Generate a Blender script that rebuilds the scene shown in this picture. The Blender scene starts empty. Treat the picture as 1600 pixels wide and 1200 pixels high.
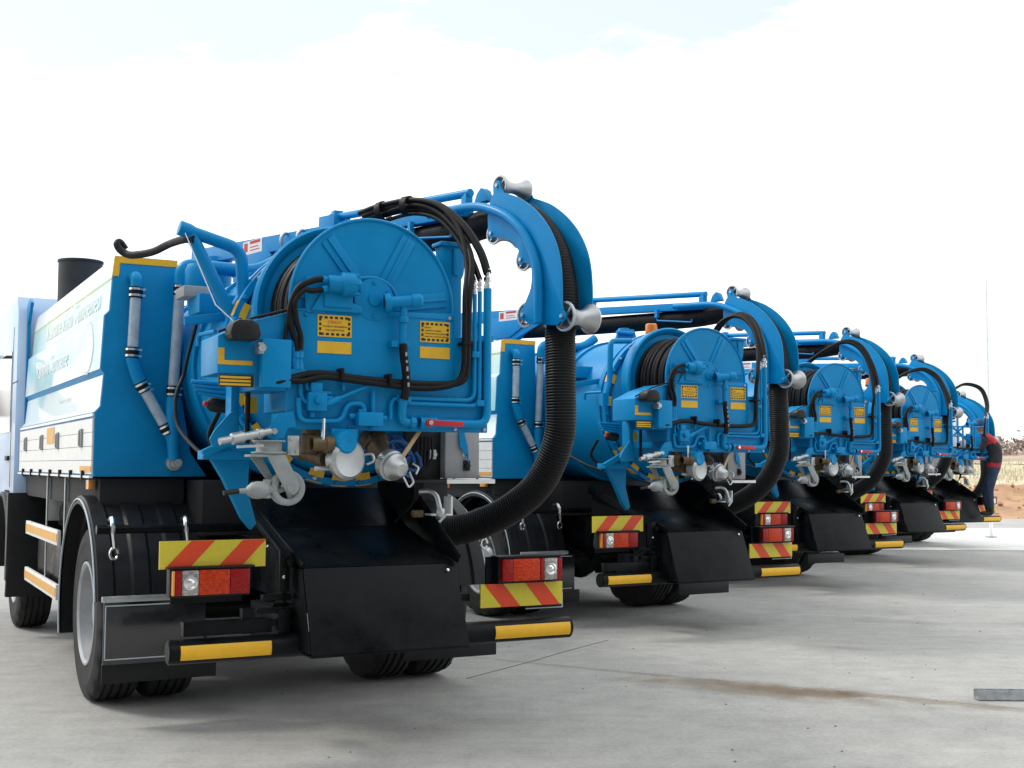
import bpy, bmesh, math, random
from mathutils import Vector, Matrix, noise
random.seed(7)
R = math.radians
S = bpy.context.scene
C = S.collection

# ------------------------------------------------------------------ camera
F_PX, PITCH, ROLL, CAM_H = 1932.78, R(3.83), R(0.264), 1.364
cam_data = bpy.data.cameras.new('camera'); cam = bpy.data.objects.new('camera', cam_data); C.objects.link(cam)
cam_data.sensor_width = 36.0; cam_data.lens = F_PX / 1600 * 36.0
cam_data.clip_start = 0.1; cam_data.clip_end = 4000
up0 = Vector((0, -math.sin(PITCH), math.cos(PITCH))); fw = Vector((0, math.cos(PITCH), math.sin(PITCH)))
rt = Vector((1, 0, 0)) * math.cos(ROLL) + up0 * math.sin(ROLL)
up = up0 * math.cos(ROLL) - Vector((1, 0, 0)) * math.sin(ROLL)
cam.matrix_world = Matrix(((rt.x, up.x, -fw.x, 0), (rt.y, up.y, -fw.y, 0), (rt.z, up.z, -fw.z, CAM_H), (0, 0, 0, 1)))
S.camera = cam

# ------------------------------------------------------------------ light
SUN_AZ = Vector((-0.96, 0.28))      # where the veiled sun stands: to the left, slightly ahead
SUN_EL = R(46)
sun_d = bpy.data.lights.new('sun', 'SUN'); sun = bpy.data.objects.new('sun', sun_d); C.objects.link(sun)
sun_d.energy = 1.5; sun_d.angle = R(14); sun_d.color = (1.0, 0.95, 0.88)
to_sun = Vector((SUN_AZ.x * math.cos(SUN_EL), SUN_AZ.y * math.cos(SUN_EL), math.sin(SUN_EL)))
sun.rotation_euler = to_sun.to_track_quat('Z', 'Y').to_euler()
sun.location = (0, 0, 30)
W = bpy.data.worlds.new('World'); S.world = W; W.use_nodes = True
nt = W.node_tree; nt.nodes.clear()
def wn(t): return nt.nodes.new(t)
out = wn('ShaderNodeOutputWorld'); mixs = wn('ShaderNodeMixShader')
bg_sky = wn('ShaderNodeBackground'); bg_sky.inputs['Strength'].default_value = 0.12
sky = wn('ShaderNodeTexSky'); sky.sky_type = 'NISHITA'; sky.sun_disc = False
sky.sun_elevation = SUN_EL; sky.sun_rotation = math.atan2(SUN_AZ.x, SUN_AZ.y)
nt.links.new(sky.outputs[0], bg_sky.inputs['Color'])
bg_cl = wn('ShaderNodeBackground'); bg_cl.inputs['Color'].default_value = (.975, 1.0, 1.0, 1); bg_cl.inputs['Strength'].default_value = 1.35
tc = wn('ShaderNodeTexCoord'); mp = wn('ShaderNodeMapping'); mp.inputs['Scale'].default_value = (2.2, 2.2, 6.0); mp.inputs['Location'].default_value = (3.597, -4.634, 4.458)
nz = wn('ShaderNodeTexNoise'); nz.inputs['Scale'].default_value = 1.0; nz.inputs['Detail'].default_value = 7; nz.inputs['Roughness'].default_value = 0.55
rmp = wn('ShaderNodeValToRGB'); rmp.color_ramp.elements[0].position = 0.42; rmp.color_ramp.elements[0].color = (.45, .45, .45, 1)
rmp.color_ramp.elements[1].position = 0.50; rmp.color_ramp.elements[1].color = (1, 1, 1, 1)
nt.links.new(tc.outputs['Generated'], mp.inputs['Vector']); nt.links.new(mp.outputs[0], nz.inputs['Vector']); nt.links.new(nz.outputs[0], rmp.inputs[0])
nt.links.new(rmp.outputs[0], mixs.inputs[0]); nt.links.new(bg_sky.outputs[0], mixs.inputs[1]); nt.links.new(bg_cl.outputs[0], mixs.inputs[2])
nt.links.new(mixs.outputs[0], out.inputs['Surface'])
S.view_settings.view_transform = 'Standard'; S.view_settings.look = 'None'
S.view_settings.exposure = 0.3; S.view_settings.gamma = 1.0; S.view_settings.use_curve_mapping = False

# ------------------------------------------------------------------ materials
def mat(name, col, rough=0.5, metal=0.0, coat=0.0, var=0.0, vscale=6.0, bump=0.0, bscale=60.0, trans=0.0, alpha=1.0, rvar=0.0, detail=4, spec=None):
    m = bpy.data.materials.new(name); m.use_nodes = True
    n = m.node_tree.nodes; l = m.node_tree.links; b = n['Principled BSDF']
    b.inputs['Base Color'].default_value = (*col, 1); b.inputs['Roughness'].default_value = rough; b.inputs['Metallic'].default_value = metal
    if coat: b.inputs['Coat Weight'].default_value = coat; b.inputs['Coat Roughness'].default_value = 0.12
    if trans: b.inputs['Transmission Weight'].default_value = trans
    if spec is not None: b.inputs['Specular IOR Level'].default_value = spec
    if alpha < 1: b.inputs['Alpha'].default_value = alpha
    if var or bump or rvar:
        t = n.new('ShaderNodeTexCoord')
    if var or rvar:   # every object gets its own patch of the pattern
        oi = n.new('ShaderNodeObjectInfo'); sc_ = n.new('ShaderNodeVectorMath'); sc_.operation = 'MULTIPLY_ADD'; sc_.inputs[0].default_value = (9, 7, 5)
        l.new(oi.outputs['Random'], sc_.inputs[1]); l.new(t.outputs['Object'], sc_.inputs[2])
        z = n.new('ShaderNodeTexNoise'); z.inputs['Scale'].default_value = vscale; z.inputs['Detail'].default_value = detail; z.inputs['Roughness'].default_value = .65
        l.new(sc_.outputs[0], z.inputs['Vector'])
    if var:
        r = n.new('ShaderNodeValToRGB'); r.color_ramp.elements[0].position = .3; r.color_ramp.elements[1].position = .7
        r.color_ramp.elements[0].color = (*[max(0, c * (1 - var)) for c in col], 1); r.color_ramp.elements[1].color = (*[min(1, c * (1 + var) + var * .012) for c in col], 1)
        l.new(z.outputs[0], r.inputs[0]); l.new(r.outputs[0], b.inputs['Base Color'])
    if rvar:
        mr = n.new('ShaderNodeMapRange'); mr.inputs[1].default_value = .3; mr.inputs[2].default_value = .7
        mr.inputs[3].default_value = max(.03, rough - rvar); mr.inputs[4].default_value = min(1, rough + rvar)
        l.new(z.outputs[0], mr.inputs[0]); l.new(mr.outputs[0], b.inputs['Roughness'])
    if bump:
        z2 = n.new('ShaderNodeTexNoise'); z2.inputs['Scale'].default_value = bscale; z2.inputs['Detail'].default_value = 3
        l.new(t.outputs['Object'], z2.inputs['Vector']); bp = n.new('ShaderNodeBump'); bp.inputs['Strength'].default_value = bump; bp.inputs['Distance'].default_value = .01
        l.new(z2.outputs[0], bp.inputs['Height']); l.new(bp.outputs[0], b.inputs['Normal'])
    return m
M = {
 'blue': mat('blue_paint', (.0, .226, .51), .38, var=.08, vscale=3.5, bump=.05, bscale=25, rvar=.10, spec=.18),
 'blue2': mat('blue_rope', (.01, .10, .33), .7, var=.2, vscale=30),
 'black': mat('black_paint', (.003, .004, .005), .34, var=.5, vscale=5, bump=.06, bscale=18, rvar=.12, spec=.13),
 'plastic': mat('black_plastic', (.009, .010, .012), .45, var=.2, vscale=8, bump=.05, bscale=90, rvar=.08, spec=.3),
 'rubber': mat('tyre_rubber', (.015, .015, .016), .85, var=.35, vscale=12, bump=.12, bscale=60),
 'hose': mat('hose_rubber', (.005, .005, .006), .52, var=.3, vscale=14, rvar=.1, spec=.2),
 'steel': mat('galvanised_steel', (.47, .49, .50), .42, metal=.8, var=.15, vscale=14, bump=.08, bscale=120, rvar=.12),
 'chrome': mat('bright_steel', (.75, .76, .77), .2, metal=1.0, rvar=.08, vscale=20),
 'grey': mat('light_grey_cast_paint', (.27, .30, .30), .5, var=.15, vscale=15, bump=.1, bscale=90),
 'rim': mat('rim_silver_paint', (.36, .37, .39), .5, metal=.25, var=.18, vscale=9, rvar=.1),
 'brass': mat('dull_brass', (.12, .085, .045), .55, metal=.5, var=.3, vscale=20),
 'tan': mat('tan_lever_paint', (.40, .27, .13), .5, var=.15),
 'yellow': mat('yellow_reflector', (.80, .44, .012), .45, var=.06, vscale=20),
 'sign': mat('sign_yellow_print', (.72, .42, .015), .5, var=.08, vscale=15),
 'chev_y': mat('chevron_yellow', (.66, .55, .035), .4, var=.06, vscale=60, bump=.06, bscale=150),
 'chev_r': mat('chevron_red', (.72, .055, .008), .4, var=.06, vscale=60, bump=.06, bscale=150),
 'lens_r': mat('red_lens', (.40, .006, .008), .2, bump=.25, bscale=110, spec=.3),
 'lens_o': mat('orange_red_lens', (.68, .05, .005), .2, bump=.25, bscale=110, spec=.3),
 'lens_a': mat('amber_lens', (.85, .30, .01), .15, coat=.6, bump=.2, bscale=110),
 'lens_w': mat('clear_lens', (.50, .47, .45), .15, coat=.5, metal=.35, bump=.5, bscale=70),
 'white': mat('white_paint', (.84, .85, .86), .35, coat=.3, var=.05, vscale=4),
 'alum': mat('aluminium_plank', (.80, .80, .79), .45, metal=.15, var=.06, vscale=18, bump=.15, bscale=140),
 'greybox': mat('grey_enclosure', (.30, .31, .32), .5, var=.08),
 'red': mat('red_lever_plastic', (.50, .012, .02), .4),
 'pipe': mat('translucent_grey_hose', (.36, .44, .52), .3, var=.18, vscale=18, coat=.2),
 'glass': mat('dark_window_glass', (.03, .04, .05), .06, coat=.5),
 'ink': mat('black_print', (.018, .016, .014), .6),
 'redink': mat('red_print', (.55, .03, .015), .6),
 'paleink': mat('pale_grey_print', (.50, .58, .65), .5),
 'whiteink': mat('white_print', (.90, .91, .92), .5),
 'inside': mat('black_underside', (.010, .010, .011), .7, var=.3),
 'orange': mat('orange_beacon_plastic', (.85, .20, .01), .2, coat=.5, var=.15, vscale=40),
 'orange_tape': mat('orange_reflective_tape', (.72, .36, .05), .4, var=.08),
 'limeline': mat('lime_print', (.45, .62, .20), .4),
 'plate': mat('pale_label_print', (.72, .70, .70), .5),
 'cabp': mat('pale_cab_paint', (.46, .62, .84), .35, coat=.3),
 'intake': mat('weathered_black_duct', (.022, .024, .028), .6, var=.3, vscale=6),
 'gloss': mat('glossy_black_plastic', (.012, .014, .017), .22, spec=.7, coat=.5, var=.3, vscale=6, rvar=.08),
 'galv': mat('galvanised_channel', (.50, .53, .55), .35, metal=.8, var=.2, vscale=25, rvar=.12),
}
def graphics_mat():
    m = bpy.data.materials.new('side_graphics_print'); m.use_nodes = True
    n = m.node_tree.nodes; l = m.node_tree.links; b = n['Principled BSDF']; b.inputs['Roughness'].default_value = .3; b.inputs['Coat Weight'].default_value = .4
    t = n.new('ShaderNodeTexCoord'); z = n.new('ShaderNodeTexNoise'); z.inputs['Scale'].default_value = .9; z.inputs['Detail'].default_value = 2
    s = n.new('ShaderNodeSeparateXYZ'); a = n.new('ShaderNodeMath'); a.operation = 'MULTIPLY_ADD'; a.inputs[1].default_value = 1.2
    r = n.new('ShaderNodeValToRGB'); mr = n.new('ShaderNodeMapRange'); mr.inputs[1].default_value = 1.7 + .6; mr.inputs[2].default_value = 2.45 + .6
    l.new(t.outputs['Object'], z.inputs['Vector']); l.new(t.outputs['Object'], s.inputs[0]); l.new(z.outputs[0], a.inputs[0]); l.new(s.outputs[2], a.inputs[2])
    l.new(a.outputs[0], mr.inputs[0]); l.new(mr.outputs[0], r.inputs[0])
    cr = r.color_ramp; cr.elements[0].position = 0; cr.elements[0].color = (.74, .86, .88, 1); cr.elements[1].position = 1; cr.elements[1].color = (.62, .82, .70, 1)
    for p, c in ((.22, (.72, .83, .86, 1)), (.42, (.30, .65, .75, 1)), (.6, (.42, .72, .78, 1)), (.82, (.56, .78, .80, 1))):
        e = cr.elements.new(p); e.color = c
    l.new(r.outputs[0], b.inputs['Base Color']); return m
M['graphics'] = graphics_mat()
def lens_mat(m, lo, sc):
    # moulded prism grid inside a lamp lens
    n = m.node_tree.nodes; l = m.node_tree.links; b = n['Principled BSDF']; c = tuple(b.inputs['Base Color'].default_value)
    t = n.new('ShaderNodeTexCoord'); mp_ = n.new('ShaderNodeMapping'); mp_.inputs['Rotation'].default_value = (R(90), 0, 0); k = n.new('ShaderNodeTexBrick'); l.new(t.outputs['Object'], mp_.inputs[0]); l.new(mp_.outputs[0], k.inputs['Vector'])
    k.offset = 0; k.inputs['Scale'].default_value = sc; k.inputs['Mortar Size'].default_value = .022; k.inputs['Brick Width'].default_value = .3; k.inputs['Row Height'].default_value = .2; k.inputs['Bias'].default_value = .1
    k.inputs['Color1'].default_value = c; k.inputs['Color2'].default_value = (*[v * .5 for v in c[:3]], 1); k.inputs['Mortar'].default_value = (*[v * lo for v in c[:3]], 1)
    l.new(k.outputs['Color'], b.inputs['Base Color'])
lens_mat(M['lens_r'], .8, 20); lens_mat(M['lens_o'], .8, 20); lens_mat(M['lens_w'], .6, 14)

# ------------------------------------------------------------------ mesh builder
def spline(pts, k=6):
    P = [Vector(p) for p in pts]
    if len(P) < 3: return P
    o = []
    for i in range(len(P) - 1):
        a = P[i - 1] if i else P[0] * 2 - P[1]; b = P[i]; c = P[i + 1]; d = P[i + 2] if i + 2 < len(P) else P[-1] * 2 - P[-2]
        for j in range(k):
            t = j / k
            o.append(.5 * ((2 * b) + (c - a) * t + (2 * a - 5 * b + 4 * c - d) * t * t + (3 * b - a - 3 * c + d) * t ** 3))
    o.append(P[-1]); return o
def fillet(pts, rad, k=5):
    P = [Vector(p) for p in pts]; o = [P[0]]
    for i in range(1, len(P) - 1):
        a = (P[i - 1] - P[i]); b = (P[i + 1] - P[i]); r = min(rad, a.length * .49, b.length * .49)
        p0 = P[i] + a.normalized() * r; p1 = P[i] + b.normalized() * r
        for j in range(k + 1):
            t = j / k; o.append(p0 * (1 - t) ** 2 + P[i] * 2 * t * (1 - t) + p1 * t * t)
    o.append(P[-1]); return o
class MB:
    def __init__(s): s.v = []; s.f = []; s.m = []; s.mi = 0
    def add(s, vs, fs):
        o = len(s.v); s.v += [tuple(v) for v in vs]; s.f += [tuple(i + o for i in f) for f in fs]; s.m += [s.mi] * len(fs); return s
    def box(s, lo, hi, mtx=None):
        x0, y0, z0 = lo; x1, y1, z1 = hi
        vs = [Vector(p) for p in ((x0, y0, z0), (x1, y0, z0), (x1, y1, z0), (x0, y1, z0), (x0, y0, z1), (x1, y0, z1), (x1, y1, z1), (x0, y1, z1))]
        if mtx: vs = [mtx @ v for v in vs]
        return s.add(vs, [(0, 3, 2, 1), (4, 5, 6, 7), (0, 1, 5, 4), (1, 2, 6, 5), (2, 3, 7, 6), (3, 0, 4, 7)])
    def cbox(s, c, size, mtx=None):
        return s.box([c[i] - size[i] / 2 for i in range(3)], [c[i] + size[i] / 2 for i in range(3)], mtx)
    def bar(s, p0, p1, w, h, upv=(0, 0, 1)):
        p0 = Vector(p0); p1 = Vector(p1); d = (p1 - p0).normalized(); u = Vector(upv)
        if abs(d.dot(u)) > .98: u = Vector((1, 0, 0))
        r = d.cross(u).normalized() * (w / 2); u = r.cross(d).normalized() * (h / 2)
        vs = [p0 - r - u, p0 + r - u, p0 + r + u, p0 - r + u, p1 - r - u, p1 + r - u, p1 + r + u, p1 - r + u]
        return s.add(vs, [(0, 1, 2, 3), (7, 6, 5, 4), (0, 4, 5, 1), (1, 5, 6, 2), (2, 6, 7, 3), (3, 7, 4, 0)])
    def tube(s, pts, r, n=10, cap=True):
        P = [Vector(p) for p in pts]; k = len(P); rs = r if isinstance(r, (list, tuple)) else [r] * k
        T = [(P[min(i + 1, k - 1)] - P[max(i - 1, 0)]).normalized() for i in range(k)]
        u = Vector((0, 0, 1)) if abs(T[0].z) < .9 else Vector((1, 0, 0)); u = (u - T[0] * u.dot(T[0])).normalized()
        vs = []; fs = []
        for i in range(k):
            u = (u - T[i] * u.dot(T[i])).normalized(); w = T[i].cross(u)
            for j in range(n):
                a = 2 * math.pi * j / n; vs.append(P[i] + (u * math.cos(a) + w * math.sin(a)) * rs[i])
        for i in range(k - 1):
            for j in range(n):
                j2 = (j + 1) % n; fs.append((i * n + j, i * n + j2, (i + 1) * n + j2, (i + 1) * n + j))
        if cap: fs.append(tuple(range(n - 1, -1, -1))); fs.append(tuple((k - 1) * n + j for j in range(n)))
        return s.add(vs, fs)
    def cyl(s, p0, p1, r, n=16, r2=None): return s.tube([p0, p1], [r, r if r2 is None else r2], n)
    def lathe(s, prof, o, axis, n=32, closed=False):
        # prof: list of (radius, distance along axis)
        o = Vector(o); ax = Vector(axis).normalized(); u = Vector((0, 0, 1)) if abs(ax.z) < .9 else Vector((1, 0, 0)); u = (u - ax * u.dot(ax)).normalized(); w = ax.cross(u)
        vs = []; fs = []; k = len(prof)
        for r, h in prof:
            for j in range(n):
                a = 2 * math.pi * j / n; vs.append(o + ax * h + (u * math.cos(a) + w * math.sin(a)) * max(r, 1e-4))
        for i in range(k if closed else k - 1):
            i2 = (i + 1) % k
            for j in range(n):
                j2 = (j + 1) % n; fs.append((i * n + j, i * n + j2, i2 * n + j2, i2 * n + j))
        return s.add(vs, fs)
    def prism(s, poly, f, d):
        # poly: 2-D outline, f: (a,b)->Vector on the base plane, d: extrusion Vector
        d = Vector(d); a = [Vector(f(*p)) for p in poly]; n = len(a)
        fs = [tuple(range(n - 1, -1, -1)), tuple(range(n, 2 * n))] + [(i, (i + 1) % n, n + (i + 1) % n, n + i) for i in range(n)]
        return s.add(a + [p + d for p in a], fs)
    def mesh(s, name, bevel=0.0, sharp=38):
        me = bpy.data.meshes.new(name); me.from_pydata(s.v, [], s.f)
        bm = bmesh.new(); bm.from_mesh(me)
        for i, f in enumerate(bm.faces): f.material_index = s.m[i]
        bmesh.ops.recalc_face_normals(bm, faces=bm.faces[:])
        if bevel:
            es = [e for e in bm.edges if len(e.link_faces) == 2 and e.calc_face_angle(0) > R(48)]
            if es: bmesh.ops.bevel(bm, geom=es, offset=bevel, segments=2, affect='EDGES', profile=.6, clamp_overlap=True)
        for f in bm.faces: f.smooth = True
        bm.to_mesh(me); bm.free(); me.set_sharp_from_angle(angle=R(sharp)); return me
def link(name, me, mats, parent=None):
    o = bpy.data.objects.new(name, me)
    for m in (mats if isinstance(mats, (list, tuple)) else [mats]):
        me.materials.append(M[m] if isinstance(m, str) else m)
    C.objects.link(o)
    if parent: o.parent = parent
    return o
def part(name, mb, m, parent, bevel=0.0, label=None, sharp=38):
    o = link(name, mb.mesh(name, bevel, sharp), m, parent)
    if label: o['label'] = label
    return o
def empty(name, label, cat, loc=(0, 0, 0), rz=0, group=None):
    o = bpy.data.objects.new(name, None); C.objects.link(o); o.location = loc; o.rotation_euler = (0, 0, rz); o.empty_display_size = .3
    o['label'] = label; o['category'] = cat
    if group: o['group'] = group
    return o
def struct(name, mb, m, bevel=0.0):
    o = link(name, mb.mesh(name, bevel), m); o['kind'] = 'structure'; return o
def text_mesh(name, txt, size, o, xdir, ydir, m, parent, align='CENTER', depth=.0006):
    cu = bpy.data.curves.new(name, 'FONT'); cu.body = txt; cu.size = size; cu.align_x = align; cu.extrude = depth; cu.resolution_u = 2
    t = bpy.data.objects.new(name, cu); C.objects.link(t)
    dg = bpy.context.evaluated_depsgraph_get(); me = bpy.data.meshes.new_from_object(t.evaluated_get(dg))
    C.objects.unlink(t); bpy.data.objects.remove(t)
    x = Vector(xdir).normalized(); y = Vector(ydir).normalized(); z = x.cross(y)
    me.transform(Matrix(((x.x, y.x, z.x, o[0]), (x.y, y.y, z.y, o[1]), (x.z, y.z, z.z, o[2]), (0, 0, 0, 1))))
    me.materials.clear(); return link(name, me, m, parent)

# ------------------------------------------------------------------ ground
E1 = Vector((math.cos(R(-30)), math.sin(R(-30)), 0)); E2 = Vector((math.cos(R(60)), math.sin(R(60)), 0)); JX = Vector((0.122, 8.77, 0))
def concrete_mat(name, dark, light, stain=False, scale=1.0):
    m = bpy.data.materials.new(name); m.use_nodes = True
    n = m.node_tree.nodes; l = m.node_tree.links; b = n['Principled BSDF']; b.inputs['Roughness'].default_value = .82; b.inputs['Specular IOR Level'].default_value = .3
    t = n.new('ShaderNodeTexCoord')
    def noise_(sc, det=6, rough=.6):
        z = n.new('ShaderNodeTexNoise'); z.inputs['Scale'].default_value = sc * scale; z.inputs['Detail'].default_value = det; z.inputs['Roughness'].default_value = rough
        l.new(t.outputs['Object'], z.inputs['Vector']); return z
    def ramp(src, p0, c0, p1, c1):
        r = n.new('ShaderNodeValToRGB'); r.color_ramp.elements[0].position = p0; r.color_ramp.elements[0].color = (*c0, 1)
        r.color_ramp.elements[1].position = p1; r.color_ramp.elements[1].color = (*c1, 1); l.new(src, r.inputs[0]); return r
    def mix(a, bb, fac, mode='MULTIPLY'):
        x = n.new('ShaderNodeMix'); x.data_type = 'RGBA'; x.blend_type = mode
        if isinstance(fac, (int, float)): x.inputs[0].default_value = fac
        else: l.new(fac, x.inputs[0])
        l.new(a, x.inputs[6])
        if isinstance(bb, tuple): x.inputs[7].default_value = (*bb, 1)
        else: l.new(bb, x.inputs[7])
        return x.outputs[2]
    big = ramp(noise_(.55, 8, .62).outputs[0], .32, dark, .66, light)
    fine = ramp(noise_(38, 6, .7).outputs[0], .3, (.80, .80, .79), .7, (1.08, 1.08, 1.07))
    mid = ramp(noise_(4.5, 6, .65).outputs[0], .35, (.88, .88, .87), .62, (1.05, 1.05, 1.04))
    c = mix(big.outputs[0], fine.outputs[0], 1.0); c = mix(c, mid.outputs[0], 1.0)
    # swept streaks along the slab
    mp_ = n.new('ShaderNodeMapping'); mp_.inputs['Rotation'].default_value = (0, 0, R(30)); mp_.inputs['Scale'].default_value = (.5, 7, 1)
    l.new(t.outputs['Object'], mp_.inputs[0]); zs = n.new('ShaderNodeTexNoise'); zs.inputs['Scale'].default_value = 1.4; zs.inputs['Detail'].default_value = 5; l.new(mp_.outputs[0], zs.inputs[0])
    c = mix(c, ramp(zs.outputs[0], .35, (.90, .90, .89), .65, (1.03, 1.03, 1.03)).outputs[0], .5)
    spot = ramp(noise_(2.3, 3, .5).outputs[0], .70, (1, 1, 1), .76, (.72, .70, .67)); c = mix(c, spot.outputs[0], .7)
    pit = n.new('ShaderNodeTexVoronoi'); pit.inputs['Scale'].default_value = 9 * scale; l.new(t.outputs['Object'], pit.inputs['Vector'])
    c = mix(c, ramp(pit.outputs['Distance'], .02, (.45, .43, .40), .05, (1, 1, 1)).outputs[0], .8)
    if stain:   # brown mud washed along the joint
        def dotn(v, off, sc):
            d = n.new('ShaderNodeVectorMath'); d.operation = 'SUBTRACT'; l.new(t.outputs['Object'], d.inputs[0]); d.inputs[1].default_value = off
            e = n.new('ShaderNodeVectorMath'); e.operation = 'DOT_PRODUCT'; l.new(d.outputs[0], e.inputs[0]); e.inputs[1].default_value = v
            f = n.new('ShaderNodeMath'); f.operation = 'MULTIPLY'; l.new(e.outputs['Value'], f.inputs[0]); f.inputs[1].default_value = sc; return f.outputs[0]
        def blob(off, ax, ay, amt, col, c):
            u = dotn(tuple(E1), off, 1 / ax); v = dotn(tuple(E2), off, 1 / ay)
            cb = n.new('ShaderNodeCombineXYZ'); l.new(u, cb.inputs[0]); l.new(v, cb.inputs[1])
            ln = n.new('ShaderNodeVectorMath'); ln.operation = 'LENGTH'; l.new(cb.outputs[0], ln.inputs[0])
            nn = noise_(3.2, 7, .7); ad = n.new('ShaderNodeMath'); ad.operation = 'MULTIPLY_ADD'; l.new(nn.outputs[0], ad.inputs[0]); ad.inputs[1].default_value = 1.7; l.new(ln.outputs['Value'], ad.inputs[2])
            mk = ramp(ad.outputs[0], 1.25 / 2.6, (1, 1, 1), 1.75 / 2.6, (0, 0, 0)); sc = n.new('ShaderNodeMath'); sc.operation = 'MULTIPLY'; sc.inputs[1].default_value = 1 / 2.6
            l.new(ad.outputs[0], sc.inputs[0]); l.new(sc.outputs[0], mk.inputs[0])
            fm = n.new('ShaderNodeMath'); fm.operation = 'MULTIPLY'; fm.inputs[1].default_value = amt; l.new(mk.outputs[0], fm.inputs[0])
            return mix(c, col, fm.outputs[0])
        c = blob((1.50, 7.76, 0), 1.15, .36, .9, (.70, .61, .51), c)
        c = blob((1.75, 7.68, 0), .6, .18, .8, (.66, .56, .46), c)
        c = blob((2.5, 7.36, 0), .9, .13, .7, (.66, .57, .47), c)
        c = blob((.6, 8.45, 0), 1.2, .05, .6, (.66, .58, .5), c)
        c = blob((2.4, 9.6, 0), .5, .12, .45, (.75, .68, .6), c)
        c = blob((-1.6, 7.0, 0), .35, .2, .4, (.6, .6, .6), c); c = blob((3.4, 11.2, 0), .8, .3, .35, (.68, .66, .63), c); c = blob((4.4, 9.0, 0), .5, .3, .3, (.70, .68, .66), c); c = blob((1.2, 6.6, 0), .3, .12, .35, (.7, .69, .67), c)
        c = blob((.5, 11.6, 0), .9, .5, .6, (.6, .6, .6), c)
    l.new(c, b.inputs['Base Color'])
    bm_ = n.new('ShaderNodeBump'); bm_.inputs['Strength'].default_value = .35; bm_.inputs['Distance'].default_value = .006
    l.new(noise_(55, 5, .7).outputs[0], bm_.inputs['Height']); l.new(bm_.outputs[0], b.inputs['Normal'])
    return m
conc = concrete_mat('yard_concrete', (.385, .379, .368), (.425, .418, .406), True)
M['joint'] = mat('joint_dirt', (.12, .105, .09), .95, var=.3, vscale=20)
earth = mat('bare_earth', (.30, .19, .11), .95, var=.35, vscale=.6, bump=.3, bscale=8)
struct('ground', MB().box((-900, -60, -1.2), (900, 2000, -.06)), earth)
struct('slab_bed', MB().box((-60, -20, -.055), (60, 20.9, -.012)), 'joint')
def slab(name, u0, u1, v0, v1):
    # one cast slab, clipped to the yard (y < 21)
    pts = [JX + E1 * u + E2 * v for u, v in ((u0, v0), (u1, v0), (u1, v1), (u0, v1))]
    poly = pts; o = []
    for i in range(len(poly)):
        a, b = poly[i], poly[(i + 1) % len(poly)]
        ia, ib = a.y <= 21, b.y <= 21
        if ia: o.append(a)
        if ia != ib: t = (21 - a.y) / (b.y - a.y); o.append(a.lerp(b, t))
    mb = MB().prism([(p.x, p.y) for p in o], lambda x, y: (x, y, -.05), (0, 0, .05))
    return struct(name, mb, conc)
g = .003
slab('concrete_yard', -45, 60, g, 45); slab('concrete_yard', -45, 60, -45, -g)
# a shrinkage crack across the joint, and the dirt in it
ck = MB()
for a, b, w in ((-.80, -.35, .004), (-.35, .1, .006), (.1, .55, .007), (.55, 1.0, .005), (1.0, 1.3, .003)):
    p0 = JX + E2 * a + E1 * (noise.noise((a * 3, 0, 0)) * .02); p1 = JX + E2 * b + E1 * (noise.noise((b * 3, 0, 0)) * .02)
    ck.prism([(0, 0), (1, 0), (1, 1), (0, 1)], lambda u, v: p0.lerp(p1, u) + E1 * (w * (v - .5)) + Vector((0, 0, .001)), (0, 0, .002))
struct('crack', ck, 'joint')
pale = concrete_mat('painted_sun_concrete', (.86, .86, .85), (.93, .93, .92), False, .5)  # sunlit ground band; its brightness is put into the paler concrete colour
struct('painted_sun_strip', MB().box((-60, 21.003, -.055), (80, 28.6, .002)), pale)
asph = concrete_mat('worn_asphalt', (.38, .375, .37), (.46, .455, .45), False, .4)
struct('road', MB().box((-90, 28.603, -.055), (140, 34.2, .001)), asph)
# terrain beyond the road
def grid(name, x0, x1, nx, y0, y1, ny, hf, m):
    mb = MB(); vs = []; fs = []
    for j in range(ny + 1):
        for i in range(nx + 1):
            x = x0 + (x1 - x0) * i / nx; y = y0 + (y1 - y0) * (j / ny) ** 1.3; vs.append((x, y, hf(x, y)))
    for j in range(ny):
        for i in range(nx): a = j * (nx + 1) + i; fs.append((a, a + 1, a + nx + 2, a + nx + 1))
    mb.add(vs, fs); return struct(name, mb, m)
def fb(x, y, s, o=4): return noise.fractal((x * s, y * s, 3.1), .8, 2.1, o)
def h_bank(x, y):
    t = max(0, min(1, (y - 34.1) / 6.5)); return -.03 + t * .72 + fb(x, y, .55) * .22 * t + fb(x, y, 2.5) * .09 * min(1, t * 3)
def h_field(x, y): return .60 + (y - 40) * .044 + fb(x, y, .1) * .3 + fb(x, y, 1.2) * .05
def h_ridge(x, y): return 1.62 + (y - 62) * .036 + fb(x, y, .06) * .7
M['soil'] = mat('orange_soil', (.42, .245, .14), .95, var=.35, vscale=1.1, bump=.5, bscale=6, detail=8)
M['drygrass'] = mat('dry_grass_ground', (.52, .46, .32), .95, var=.25, vscale=.8, bump=.5, bscale=9, detail=8)
M['ridge'] = mat('far_ridge_earth', (.42, .33, .25), .95, var=.35, vscale=.25, detail=8)
grid('soil_bank', -30, 60, 220, 34.1, 41.5, 22, h_bank, 'soil')
grid('dry_field', -45, 110, 120, 40.8, 64, 30, h_field, 'drygrass')
grid('far_ridge', -160, 260, 90, 62, 130, 24, h_ridge, 'ridge')
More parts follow.
